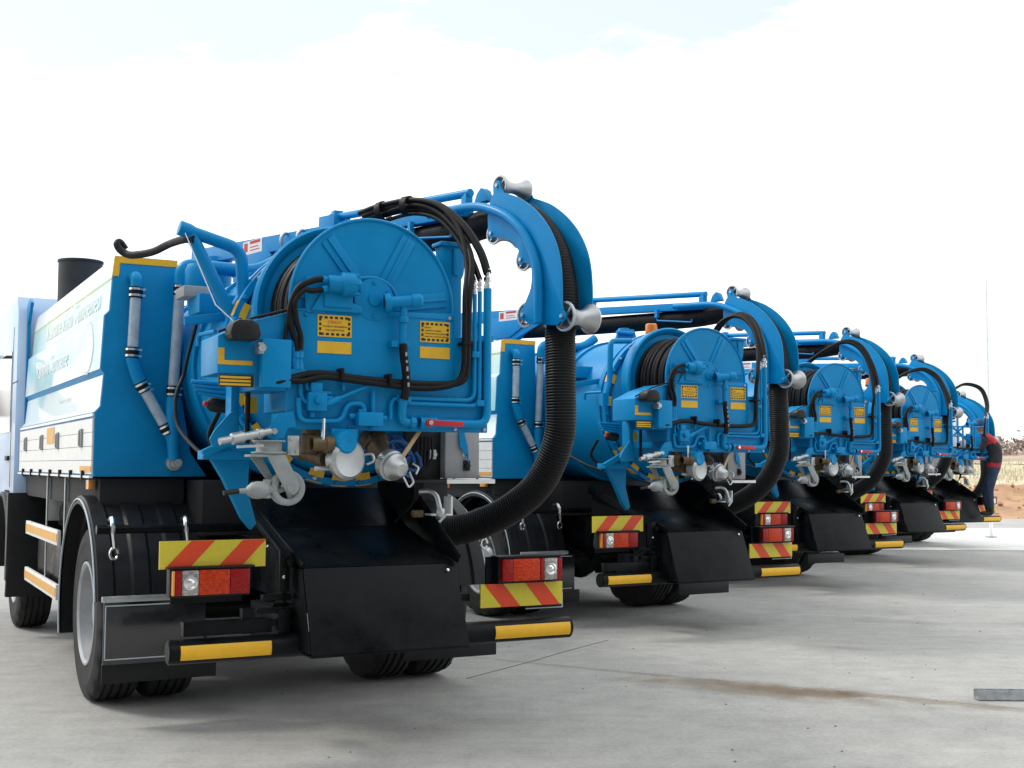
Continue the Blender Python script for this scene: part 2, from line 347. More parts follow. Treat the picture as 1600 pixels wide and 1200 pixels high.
# clods on the bank, tufts on the field
cl = MB(); gt = MB()
for i in range(700):
    x = random.uniform(2, 30); y = random.uniform(34.4, 40.5); r = random.choice((.03, .04, .06, .10)) * random.uniform(.6, 1.4); z = h_bank(x, y) + r * .3
    vs = [(x + r * math.cos(a) * random.uniform(.7, 1.2), y + r * math.sin(a) * random.uniform(.7, 1.2), z) for a in (0, 1.2, 2.5, 3.8, 5.1)] + [(x, y, z + r * .8), (x, y, z - r)]
    cl.add(vs, [(k, (k + 1) % 5, 5) for k in range(5)] + [((k + 1) % 5, k, 6) for k in range(5)])
o = link('soil_clods', cl.mesh('soil_clods'), 'soil'); o['kind'] = 'stuff'
for i in range(9000):
    x = random.uniform(4, 45); y = 40.6 + 22 * random.random() ** 1.4; z = h_field(x, y); hh = random.uniform(.12, .38); a = random.uniform(0, 6.28); w = .03
    gt.add([(x - w * math.cos(a), y - w * math.sin(a), z - .03), (x + w * math.cos(a), y + w * math.sin(a), z - .03), (x + random.uniform(-.1, .1), y + random.uniform(-.1, .1), z + hh)], [(0, 1, 2)])
M['tuft'] = mat('dry_grass_blades', (.55, .48, .32), .9, var=.3, vscale=2)
o = link('dry_grass', gt.mesh('dry_grass'), 'tuft'); o['kind'] = 'stuff'
# scrub along the far ridge
M['scrub'] = mat('reddish_scrub', (.20, .115, .085), .9, var=.4, vscale=3); M['scrub2'] = mat('grey_scrub', (.34, .29, .26), .9, var=.4, vscale=3)
M['bark'] = mat('bark', (.12, .09, .07), .9)
scr = MB(); rnd = lambda: Vector((random.uniform(-1, 1), random.uniform(-1, 1), random.uniform(-1, 1))).normalized()
for i in range(46):
    y = random.uniform(74, 114); x = random.uniform(.35, .48) * y; z0 = h_ridge(x, y); w = random.uniform(.9, 2.4); h = random.uniform(.4, 1.0); scr.mi = int(random.random() < .5)
    for k in range(140):
        d = Vector((random.gauss(0, .33), random.gauss(0, .33), abs(random.gauss(0, .42)))); q = Vector((x + d.x * w, y + d.y * w, z0 + .1 + d.z * h)); s = random.uniform(.06, .16)
        a, b = rnd() * s, rnd() * s; scr.add([q - a, q + b, q + a, q - b], [(0, 1, 2, 3)])
    for k in range(4): scr.tube([(x, y, z0 - .15), (x + random.uniform(-.3, .3) * w, y, z0 + h * .7)], [.05, .02], 5)
o = link('ridge_scrub', scr.mesh('ridge_scrub'), ['scrub', 'scrub2']); o['kind'] = 'stuff'

# ------------------------------------------------------------------ the vacuum truck
def wheel(xc, yc, side, dual, root, rr=.5, w=.265):
    """xc = centre of the tyre, side = -1 left / +1 right (which way the outer face looks)"""
    ax = (side, 0, 0); h = w / 2
    rim = MB()
    if dual == 'outer':
        prof = [(.285, h * .80), (.300, h * .88), (.300, h * .98), (.288, h * 1.0), (.272, h * .9), (.262, h * .4), (.235, -h * .1), (.19, -h * .28), (.135, -h * .3), (.13, h * .35), (.105, h * .55), (.06, h * .6), (.001, h * .6)]
    else:
        prof = [(.285, h * .80), (.300, h * .88), (.300, h * .98), (.288, h), (.275, h * .85), (.262, h * .2), (.20, h * .5), (.14, h * .95), (.12, h * 1.1), (.06, h * 1.2), (.001, h * 1.2)]
    rim.lathe(prof, (xc, yc, rr), ax, 40)
    rim.lathe([(.285, h * .80), (.285, -h * .8), (.001, -h * .8)], (xc, yc, rr), ax, 40)
    wo = part('wheel', rim, 'rim', root, label=None)
    for k in range(10):
        if side > 0 or dual == 'inner': break
        a = 2 * math.pi * k / 10; d = -h * .3 if dual == 'outer' else h * .9
        part('wheel_nut', MB().cyl((xc + side * d, yc + .165 * math.cos(a), rr + .165 * math.sin(a)), (xc + side * (d + .03), yc + .165 * math.cos(a), rr + .165 * math.sin(a)), .014, 6), 'steel', wo)
    ty = MB(); n = 108
    g = [(.287, -.80), (.31, -.97), (.36, -1.0), (.42, -1.0), (.465, -.96), (.488, -.88), (.494, -.80)]
    grooves = [-.52, -.18, .18, .52]
    for gx in grooves: g += [(.499, gx - .07), (.484, gx - .055), (.484, gx + .055), (.499, gx + .07)]
    g += [(.494, .80), (.488, .88), (.465, .96), (.42, 1.0), (.415, 1.012), (.405, 1.012), (.40, 1.0), (.36, 1.0), (.31, .97), (.287, .80)]
    prof = [(r * rr / .5, q * h) for r, q in g]; ty.lathe(prof, (xc, yc, rr), ax, n, closed=True)
    shoulder = [i for i, (r, q) in enumerate(g) if r >= .488 and abs(q) >= .75]
    for i in shoulder:
        for j in range(n):
            if (j // 2) % 3 == 0:
                v = Vector(ty.v[i * n + j]); c = Vector((v.x, yc, rr)); d = (v - c); d *= (1 - .012 / d.length); ty.v[i * n + j] = tuple(c + d)
    part('tyre', ty, 'rubber', wo, sharp=30)
    return wo

BOOM_A = Vector((1.08, .797, 0)); BOOM_D = Vector((.2003, -.9797, 0)); BOOM_N = Vector((.9797, .2003, 0))
def bpnt(s, z, off=0.0): p = BOOM_A + BOOM_D * s + BOOM_N * off; return Vector((p.x, p.y, z))
def bz(s): return 2.972 - .05 * (s + .4)

def make_truck():
    T = empty('vacuum_truck', 'x', 'truck')
    # ---- chassis
    for x in (-.42, .34):
        part('chassis_rail', MB().box((x, .25, .68), (x + .08, 6.3, .94)), 'black', T, .006)
    cm = MB().box((-.46, .14, .66), (.38, .26, .92))
    part('rear_cross_member', cm, 'black', T, .006)
    rb = MB()
    for x, z, w, h in ((-.60, .70, .14, .03), (-.62, .64, .2, .025), (-.57, .58, .18, .03), (-.70, .55, .06, .12), (-.52, .74, .05, .2)): rb.box((x, .0, z), (x + w, .05, z + h))
    rb.box((-.98, -.02, .555), (-.56, .05, .62)); rb.cyl((-.88, -.03, .56), (-.88, -.03, .49), .008, 8)
    part('tow_bracket', rb, 'black', T, .004)
    ax = MB().cyl((-1.0, 1.78, .5), (1.0, 1.78, .5), .07, 14); ax.lathe([(.02, -.17), (.15, -.12), (.2, 0), (.15, .12), (.02, .17)], (0, 1.78, .5), (0, 1, 0), 20)
    ax.cyl((0, 2.0, .52), (0, 4.2, .72), .055, 12); part('rear_axle', ax, 'black', T)
    lf = MB()
    for x in (-.5, .42):
        for k in range(4): lf.box((x, 1.1 - .0 + k * .08, .60 + k * .018), (x + .08, 2.46 - k * .08, .616 + k * .018))
    part('leaf_spring', lf, 'black', T)
    for sd in (-1, 1):
        wheel(sd * .995, 1.78, sd, 'outer', T); wheel(sd * .69, 1.78, sd, 'inner', T); wheel(sd * .985, 5.45, sd, 'front', T)
    # ---- bumper tube with yellow reflectors
    bt = MB().tube([(-1.05, -.03, .49), (-1.0, -.03, .49), (1.0, -.03, .49), (1.075, -.03, .49)], .057, 24)
    bt.cyl((-1.055, -.03, .49), (-1.048, -.03, .49), .05, 20); bt.cyl((1.073, -.03, .49), (1.08, -.03, .49), .05, 20)
    B = part('bumper', bt, 'black', T)
    for x0, x1 in ((-1.005, -.580), (.61, 1.058)):
        y = MB(); vs = []; n = 6
        for x in (x0, x1):
            for k in range(n + 1): a = R(-34 + 68 * k / n); vs.append((x, -.03 - .0595 * math.cos(a), .49 + .0595 * math.sin(a)))
            for k in range(n, -1, -1): a = R(-34 + 68 * k / n); vs.append((x, -.03 - .0555 * math.cos(a), .49 + .0555 * math.sin(a)))
        q = 2 * (n + 1); y.add(vs, [tuple(range(q)), tuple(range(2 * q - 1, q - 1, -1))] + [(i, (i + 1) % q, q + (i + 1) % q, q + i) for i in range(q)])
        part('bumper_reflector', y, 'yellow', B)
    for x in (-.50, .42): part('bumper_bracket', MB().box((x - .03, -.02, .46), (x + .03, .45, .66)), 'black', T, .004)
    # ---- tail lights and chevron plates
    for sd in (-1, 1):
        x0 = sd * .855
        h = MB().box((x0 - .19, -.005, .735), (x0 + .19, .06, .87)); h.box((x0 - .205, -.03, .868), (x0 + .205, .055, .878))
        H = part('tail_light', h, 'plastic', T, .004)
        secs = [(-.183, -.172, 'lens_a'), (-.171, -.140, 'lens_r'), (-.139, -.062, 'lens_w'), (-.061, .085, 'lens_o'), (.086, .180, 'lens_r')] if sd < 0 else [(-.180, -.118, 'lens_r'), (-.117, .045, 'lens_o'), (.046, .072, 'lens_r'), (.073, .152, 'lens_w'), (.153, .182, 'lens_r')]
        for a, b, m in secs:
            L = MB().box((x0 + a, -.035, .745), (x0 + b, 0, .861)); part('lens', L, m, H, .006)
            if m == 'lens_w': part('reflector', MB().lathe([(.030, 0), (.033, .004), (.025, .005), (.02, .001), (.012, .006), (.001, .007)], (x0 + (a + b) / 2, -.034, .803), (0, -1, 0), 20), 'chrome', H)
        if sd < 0: px0, px1, z0, z1 = -1.09, -.588, .866, .995
        else: px0, px1, z0, z1 = .578, 1.075, .606, .728
        yb = .012 if sd < 0 else .03
        P = part('chevron_plate', MB().box((px0, yb, z0), (px1, yb + .012, z1)), 'chev_y', T)
        wd = px1 - px0; hh = z1 - z0
        for a in (.045, .535):
            u0 = px0 + a * wd; sw = .225 * wd; sh = hh * .95
            poly = [(u0, z0), (u0 + sw, z0), (u0 + sw + sh, z1), (u0 + sh, z1)] if sd < 0 else [(u0 + sh * .9, z0), (u0 + sh * .9 + sw, z0), (u0 + sw, z1), (u0, z1)]
            part('stripe', MB().prism(poly, lambda p, q: (p, yb - .0015, q), (0, .0015, 0)), 'chev_r', P)
        lb = MB().box((x0 - .17, .062, .70), (x0 + .17, .076, .98)) if sd < 0 else MB().box((x0 - .23, .062, .62), (x0 + .17, .076, .87)); lb.box((x0 - sd * .45 - .12, .09, .64), (x0 - sd * .45 + .14, .15, .68)); lb.box((x0 - .15, .077, .74), (x0 + .15, .13, .80)); part('light_bracket', lb, 'black', T, .003)
    np_ = part('name_plate', MB().box((.86, .055, .585), (1.09, .062, .665)), 'plastic', T, .002); nb = MB().box((.86, .052, .585), (1.09, .0548, .590))
    nb.box((1.085, .052, .5905), (1.09, .0548, .665)); part('plate_border', nb, 'paleink', np_)
    # ---- mudguards, support bars, flaps
    for sd in (-1, 1):
        mg = MB(); xs = []
        xa, xb = .60, 1.175; nb = 6
        for k in range(nb):
            a = xa + (xb - xa) * k / nb; b = xa + (xb - xa) * (k + 1) / nb; lift = .014 if k % 2 else 0
            xs += [(a + .008, lift), (b - .008, lift)]
        xs = [(xa, 0)] + xs + [(xb, 0), (xb + .006, -.02)]
        na = 30; vs = []; fs = []
        for j in range(na + 1):
            a = R(10 + (188) * j / na)
            for x, lf_ in xs: r = .655 + lf_; vs.append((sd * x, 1.78 - r * math.cos(a), .5 + r * math.sin(a)))
            for x, lf_ in reversed(xs): r = .640 + lf_; vs.append((sd * x, 1.78 - r * math.cos(a), .5 + r * math.sin(a)))
        q = len(xs) * 2
        for j in range(na):
            for i in range(q): fs.append((j * q + i, j * q + (i + 1) % q, (j + 1) * q + (i + 1) % q, (j + 1) * q + i))
        fs += [tuple(range(q - 1, -1, -1)), tuple(na * q + i for i in range(q))]; mg.add(vs, fs)
        G = part('mudguard', mg, 'plastic', T)
        ed = MB().tube([(sd * 1.182, 1.78 - .648 * math.cos(R(10 + 188 * j / 30)), .5 + .648 * math.sin(R(10 + 188 * j / 30))) for j in range(31)], .005, 6); part('edge_trim', ed, 'paleink', G)
        part('support_bar', MB().cyl((sd * 1.19, 1.10, 1.0), (sd * .36, 1.10, 1.0), .024, 14), 'black', T)
        for xx in (1.11, .72):
            hk = MB(); x = sd * xx
            hk.tube(fillet([(x, 1.16, 1.05), (x, 1.09, 1.062), (x, 1.065, 1.03), (x, 1.063, .98)], .03), .014, 8)
            hk.cyl((x, 1.062, .99), (x + .012, 1.066, .90), .010, 8)
            hk.tube([(x + .012 + .022 * math.cos(t), 1.07 + .0 * t, .872 + .03 * math.sin(t)) for t in [i * math.pi / 6 for i in range(12)]], .009, 6)
            part('mudguard_latch', hk, 'chrome', G)
        part('lower_flap', MB().box((-1.165 if sd < 0 else .56, .98, .20), (-.56 if sd < 0 else 1.165, .99, .31)), 'plastic', T, .003)
        if sd > 0: continue
        fl = MB().box((sd * 1.165 if sd < 0 else .63, .955, .30), (-.63 if sd < 0 else 1.165, .967, .625)); FL = part('mud_flap', fl, 'gloss', T, .003)
        part('flap_strip', MB().box((sd * 1.175 if sd < 0 else .70, .945, .625), (-.70 if sd < 0 else 1.175, .985, .655)), 'steel', FL, .004)
        br = MB(); xa, xb = (-1.16, -.66) if sd < 0 else (.66, 1.16)
        br.box((xa, .9515, .604), (xb, .9555, .610)); xo = xa if sd < 0 else xb - .006; br.box((xo, .9515, .335), (xo + .006, .9555, .602)); br.box((xa, .9515, .325), (xb, .9555, .331))
        part('flap_border', br, 'paleink', FL)
    # ---- discharge chute
    th = .006; ch = MB()
    xl, xr = -.44, .36
    def sheet(pts): ch.prism([(0, 0), (1, 0), (1, 1), (0, 1)], lambda u, v: (Vector(pts[0]).lerp(Vector(pts[1]), u)).lerp(Vector(pts[3]).lerp(Vector(pts[2]), u), v), ((Vector(pts[1]) - Vector(pts[0])).cross(Vector(pts[3]) - Vector(pts[0]))).normalized() * th)
    sheet([(xl, -.25, .462), (xr + .02, -.25, .462), (xr, -.11, .856), (xl, -.11, .856)])
    sheet([(xl, -.108, .858), (xr, -.108, .858), (xr - .02, .466, 1.016), (xl + .02, .466, 1.016)])
    sheet([(xl + .02, .468, 1.018), (xr - .02, .468, 1.018), (xr - .06, .80, 1.22), (xl + .06, .80, 1.22)])
    ch.box((xl, -.248, .45), (xr + .02, -.10, .4615))
    CH = part('discharge_chute', ch, 'black', T, .002)
    part('chute_side', MB().prism([(-.135, .86), (-.17, .905), (.46, 1.255), (.95, 1.33), (.95, 1.10)], lambda y, z: (xr + .001, y, z), (.008, 0, 0)), 'black', CH, .0025)
    part('chute_side', MB().prism([(-.10, .86), (-.135, .885), (.95, 1.215), (.95, 1.10)], lambda y, z: (xl - .009, y, z), (.008, 0, 0)), 'black', CH, .0025)
    part('chute_flange', MB().prism([(-.03, .895), (-.03, .865), (.95, 1.16), (.95, 1.205)], lambda y, z: (xl - .05, y, z), (.039, 0, 0)), 'black', CH, .003)
    part('chute_side', MB().prism([(-.245, .47), (-.105, .855), (.25, .855), (.25, .47)], lambda y, z: (xl - .006, y, z), (.005, 0, 0)), 'black', CH)
    part('chute_side', MB().prism([(-.245, .47), (-.105, .855), (.25, .855), (.25, .47)], lambda y, z: (xr + .001, y, z), (.005, 0, 0)), 'black', CH)
    for x, y, z in ((xr - .05, -.128, .825), (xl - .055, .03, .86), (xl - .12, .10, .955), (xl - .06, -.0, .81)): part('bolt', MB().lathe([(.001, .012), (.008, .010), (.011, 0)], (x, y, z), (0, -1, .3), 10), 'chrome', CH)
    # ---- tank
    tx, tz, tr = -.03, 1.905, .63
    tk = MB().lathe([(.02, .20), (.30, .215), (.45, .26), (.56, .34), (tr - .01, .44), (tr, .47), (tr, 4.45), (.5, 4.6), (.02, 4.65)], (tx, 0, tz), (0, 1, 0), 56); TK = part('tank', tk, 'blue', T)
    part('door_ring', MB().lathe([(tr, .40), (tr + .035, .40), (tr + .035, .455), (tr + .02, .455), (tr + .02, .475), (tr + .04, .475), (tr + .04, .53), (tr, .53)], (tx, 0, tz), (0, 1, 0), 56), 'blue', TK)
    for yy in (1.15, 2.2, 3.3): part('tank_band', MB().lathe([(tr - .01, yy), (tr + .02, yy), (tr + .02, yy + .05), (tr - .01, yy + .05)], (tx, 0, tz), (0, 1, 0), 48, closed=True), 'blue', TK)
    for k in range(32):
        t = R(5.6 + 11.25 * k); part('ring_bolt', MB().lathe([(.001, .018), (.011, .016), (.014, .006), (.014, 0)], (tx + (tr + .018) * math.cos(t), .401, tz + (tr + .018) * math.sin(t)), (0, -1, 0), 6), 'steel' if k % 5 == 2 else 'blue', TK)
    for a in (154, 172, 196, 214, 232, 250, 262, 274, 288, 304):
        pa = MB(); vs = []
        for k in range(5):
            t = R(a + k * 1.9); vs += [(tx + (tr + .0375) * math.cos(t), .402, tz + (tr + .0375) * math.sin(t)), (tx + (tr + .0375) * math.cos(t), .452, tz + (tr + .0375) * math.sin(t))]
        for k in range(5): t = R(a + k * 1.9); vs += [(tx + (tr - .03) * math.cos(t), .3975, tz + (tr - .03) * math.sin(t))]
        fs = [(2 * k, 2 * k + 1, 2 * k + 3, 2 * k + 2) for k in range(4)] + [(2 * k, 2 * k + 2, 10 + k + 1, 10 + k) for k in range(4)]
        pa.add(vs, fs); part('hazard_patch', pa, 'yellow', TK)
    
    # hopper-like pieces behind the reel: boxes, brackets, handle
    part('valve_box', MB().box((-.74, .80, 2.17), (-.53, 1.05, 2.275)), 'blue', T, .008)
    part('filter_box', MB().box((-.80, .90, 2.265), (-.66, 1.1, 2.325)), 'greybox', T, .006)
    part('round_breather', MB().lathe([(.001, .16), (.07, .16), (.085, .13), (.085, .02), (.07, 0), (.07, -.1)], (-.64, 1.2, 2.33), (0, 0, 1), 20), 'blue', T)
    part('tank_bracket', MB().bar((-.86, .62, 2.095), (-.56, .58, 2.14), .04, .045).bar((-.60, .55, 2.0), (-.60, .55, 2.16), .07, .02), 'blue', T, .004)
    for nm, pts, r in (('vapour_pipe', [(-.70, 1.40, 2.36), (-.70, 1.40, 2.515), (-.25, 1.40, 2.505), (-.1, 1.4, 2.60)], .042),):
        part(nm, MB().tube(fillet(pts, .10, 8), r, 16), 'blue', T)
    hd = MB(); hd.tube(fillet([(-.80, .55, 1.96), (-.80, .55, 2.02), (-.765, .35, 2.02)], .05), .012, 8); part('side_handle', hd, 'blue', T)
    # left fold-down hose cradle
    cr_ = MB(); tip = (-.905, .5, 2.555)
    cr_.tube(fillet([tip, (-.60, .5, 2.475), (-.578, .5, 2.12)], .07, 8), .033, 14); cr_.tube([(-.87, .5, 2.545), (-.665, .5, 2.16), (-.62, .5, 2.08)], .033, 14)
    cr_.lathe([(.001, -.05), (.036, -.05), (.04, -.03), (.04, .02), (.001, .02)], tip, (-.9, 0, .25), 14)
    CRD = part('hose_cradle', cr_, 'blue', T)
    part('cradle_wire', MB().tube([(-.90, .47, 2.53), (-.78, .3, 2.15), (-.70, .15, 2.03)], .003, 5), 'steel', CRD)
    tw = MB().tube(spline([(-1.045, 1.27, 2.555), (-1.075, 1.27, 2.592), (-1.092, 1.26, 2.578), (-1.076, 1.24, 2.543), (-1.039, 1.2, 2.515), (-1.0, 1.12, 2.508), (-.945, 1.0, 2.511), (-.904, .8, 2.525), (-.884, .55, 2.511), (-.85, .47, 2.50)], 6), .021, 12); part('wash_hose', tw, 'hose', T)
    # ---- body boxes
    for sd in (-1, 1):
        out_ = [(2.55, 1.055), (2.425, 1.068), (2.235, 1.080), (2.205, 1.108), (1.895, 1.122), (1.865, 1.102), (1.68, 1.118), (1.645, 1.147), (1.28, 1.147)]
        inn = [(1.28, .50), (1.42, .60), (1.75, .66), (2.2, .70), (2.55, .705)]
        poly = [(sd * x, z) for z, x in out_] + [(sd * x, z) for z, x in inn]
        BX = part('body_box', MB().prism(poly, lambda x, z: (x, 1.5, z), (0, 3.45, 0)), 'blue', T, .006)
        def skin(nm, zs, m, y0=1.512, y1=4.94, off=.004):
            o1 = [(sd * (x + off), z) for z, x in zs]; o2 = [(sd * (x + .0005), z) for z, x in reversed(zs)]
            return part(nm, MB().prism(o1 + o2, lambda x, z: (x, y0, z), (0, y1 - y0, 0)), m, BX, 0)
        skin('upper_band', [(2.545, 1.056), (2.43, 1.068)], 'white')
        skin('green_line', [(2.428, 1.068), (2.416, 1.069)], 'limeline', off=.0045)
        skin('graphic_panel', [(2.414, 1.069), (2.235, 1.080), (2.205, 1.108), (1.897, 1.122)], 'graphics'); skin('graphic_panel', [(1.862, 1.103), (1.682, 1.118), (1.648, 1.147)], 'graphics')
        skin('lower_ledge', [(1.642, 1.148), (1.625, 1.148)], 'white', off=.012)
        A = None
        for k in range(4): A = skin('side_plank', [(1.612 - k * .08, 1.148), (1.535 - k * .08, 1.148)], 'alum', off=.010)
        skin('lower_rail', [(1.285, 1.148), (1.272, 1.148)], 'white', off=.02)
        for yy in (1.86, 2.81, 3.58, 4.50):
            k_ = MB().box((min(sd * 1.159, sd * 1.172), yy - .035, 1.45), (max(sd * 1.159, sd * 1.172), yy + .035, 1.56)); k_.box((min(sd * 1.17, sd * 1.18), yy - .012, 1.46), (max(sd * 1.17, sd * 1.18), yy + .012, 1.55)); part('latch', k_, 'greybox', BX, .003)
        for yy in (1.75, 2.2, 2.65, 3.1, 3.6, 4.1, 4.6): part('hinge', MB().box((min(sd * 1.158, sd * 1.176), yy - .012, 1.262), (max(sd * 1.158, sd * 1.176), yy + .012, 1.315)), 'plastic', BX)
        part('orange_strip', MB().box((min(sd * 1.1585, sd * 1.161), 1.52, 1.305), (max(sd * 1.1585, sd * 1.161), 1.9, 1.34)), 'orange_tape', BX)
        part('orange_strip', MB().box((min(sd * 1.1585, sd * 1.161), 3.0, 1.49), (max(sd * 1.1585, sd * 1.161), 3.35, 1.60)), 'orange_tape', BX)
        yl = MB(); yl.prism([(sd * 1.060, 2.553), (sd * .702, 2.553), (sd * .702, 2.513), (sd * 1.030, 2.513), (sd * 1.036, 2.435), (sd * 1.072, 2.435)], lambda x, z: (x, 1.4965, z), (0, .003, 0))
        part('yellow_edge_tape', yl, 'yellow', BX)
        # print on the flank: two lines and a drop emblem
        xd = (0, sd * 1.0, 0); s_ = 1.0
        if sd < 0:
            text_mesh('lettering', 'Kombine Kanal Temizlemesi', .20, (-1.0835, 1.80, 2.275), (0, -1, 0), (-.03, 0, 1), 'whiteink', BX, 'RIGHT')
            text_mesh('lettering', 'Vakumlu Temizleme', .19, (-1.1235, 2.75, 2.0), (0, -1, 0), (-.03, 0, 1), 'whiteink', BX, 'RIGHT')
            text_mesh('lettering', 'Temiz su ve kanal', .075, (-1.1155, 2.6, 1.75), (0, -1, 0), (-.03, 0, 1), 'whiteink', BX, 'RIGHT')
        dr = [(math.sin(t) * .16 * (1 - .35 * math.cos(t) * (1 if math.cos(t) > 0 else .2)), math.cos(t) * .145) for t in [i * 2 * math.pi / 24 for i in range(24)]]
        part('drop_emblem', MB().prism(dr, lambda a, b: (sd * (1.1195 - .0455 * b), 1.95 + a, 2.05 + b), (sd * .003, 0, 0)), 'white', BX)
        part('emblem_outline', MB().prism([(q[0] * 1.12, q[1] * 1.12) for q in dr], lambda a, b: (sd * (1.1190 - .0455 * b), 1.95 + a, 2.05 + b), (sd * .0015, 0, 0)), 'paleink', BX)
    # under-body brackets, lamps
    ub = MB()
    for x in (-1.10, .62): ub.box((x, 1.56, 1.10), (x + .48, 4.95, 1.268))
    ub.box((-.60, 1.2, .95), (.60, 4.9, 1.262))
    part('sub_frame', ub, 'inside', T, .004)
    for sd in (-1, 1):
        for yy in (2.72, 3.55):
            ha = MB().box((min(sd * 1.115, sd * 1.125), yy - .03, .50), (max(sd * 1.115, sd * 1.125), yy + .0, 1.268)); ha.box((min(sd * .85, sd * 1.12), yy - .02, .95), (max(sd * .85, sd * 1.12), yy - .01, 1.25)); part('side_hanger', ha, 'steel', T, .002)
    for sd in (-1, 1):
        for z, h in ((.815, .10), (.46, .10)):
            G = part('side_guard', MB().box((min(sd * 1.126, sd * 1.15), 2.80, z), (max(sd * 1.126, sd * 1.15), 4.45, z + h)), 'alum', T, .003)
            part('reflective_strip', MB().box((min(sd * 1.1505, sd * 1.153), 2.81, z + .022), (max(sd * 1.1505, sd * 1.153), 4.44, z + h - .022)), 'orange_tape', G)
        at = MB().lathe([(.001, 0), (.12, .02), (.14, .06), (.14, .74), (.12, .78), (.001, .8)], (sd * .9, 2.95, 1.0), (0, 1, 0), 20); part('air_tank', at, 'black', T)
        bx_ = MB().box((min(sd * .62, sd * 1.08), 2.85, .42), (max(sd * .62, sd * 1.08), 4.3, .80)); part('fuel_tank', bx_, 'black', T, .04)
        part('side_marker', MB().box((min(sd * 1.118, sd * 1.15), 1.64, 1.205), (max(sd * 1.118, sd * 1.15), 1.74, 1.262)), 'orange' if sd > 0 else 'lens_a', T, .006)
    # ---- translucent drain hoses on the left box
    for sd in (-1,):
        for nm, top, m1, m2, m3, end in (('a', (-.955, 1.50, 2.435), (-.948, 1.435, 2.37), (-.965, 1.42, 1.955), (-.935, 1.42, 1.855), (-.73, 1.42, 1.50)), ('b', None, (-.705, 1.40, 2.40), (-.735, 1.40, 1.74), None, None)):
            e1 = MB()
            if nm == 'a': e1.tube(fillet([top, (-.946, 1.435, 2.43), m1, (-.95, 1.435, 2.33)], .045), .034, 14)
            else: e1.cyl((-.703, 1.40, 2.42), (-.706, 1.40, 2.36), .036, 14)
            P = part('drain_pipe', e1, 'blue', T); e1 = MB()
            e1.tube(fillet([(m2[0], m2[1], m2[2] + .03), m2, (m3 if m3 else (-.737, 1.40, 1.66)), ((-.90, 1.42, 1.79) if m3 else (-.72, 1.42, 1.45))], .05), .036, 14)
            part('drain_pipe', e1, 'blue', T); e1 = MB()
            if end: e1.tube(fillet([(-.755, 1.42, 1.545), (-.725, 1.42, 1.49), (-.715, 1.42, 1.38)], .05), .034, 14)
            if end: part('drain_pipe', e1, 'blue', T)
            segs = [(m1, m2)] + ([((-.918, 1.42, 1.825), (-.745, 1.42, 1.53))] if nm == 'a' else [])
            for p, q in segs:
                p = Vector(p); q = Vector(q); part('clear_hose', MB().cyl(p, q, .031, 16), 'pipe', P)
                d = (q - p).normalized()
                for t in (p + d * .0, q - d * .065):
                    cu = MB(); cu.lathe([(.034, 0), (.039, .003), (.039, .062), (.034, .065)], t, d, 18)
                    for w_ in (.008, .044): cl_ = MB(); cl_.lathe([(.040, w_), (.0425, w_ + .001), (.0425, w_ + .013), (.040, w_ + .014)], t, d, 18); cl_.cbox(t + d * (w_ + .007) + Vector((.038, -.02, 0)), (.022, .014, .012)); part('hose_clamp', cl_, 'chrome', P)
                    part('rubber_cuff', cu, 'hose', P)
    dv = MB().lathe([(.001, .12), (.022, .12), (.022, .09), (.034, .088), (.034, .03), (.045, .028), (.045, 0)], (-.70, 1.5, 1.36), (0, -1, 0), 14); part('drain_valve', dv, 'steel', T)
    dc = MB().tube(spline([(-.656, 1.2, 2.148), (-.72, 1.12, 1.95), (-.745, 1.1, 1.846), (-.79, 1.05, 1.75), (-.81, 1.0, 1.66), (-.808, .9, 1.543), (-.775, .6, 1.42), (-.72, .4, 1.36)], 6), .011, 8); dc.tube(spline([(-.70, .5, 1.62), (-.735, .55, 1.5), (-.70, .5, 1.42), (-.66, .4, 1.36)], 6), .013, 8)
    part('cable', dc, 'hose', T)
    return T
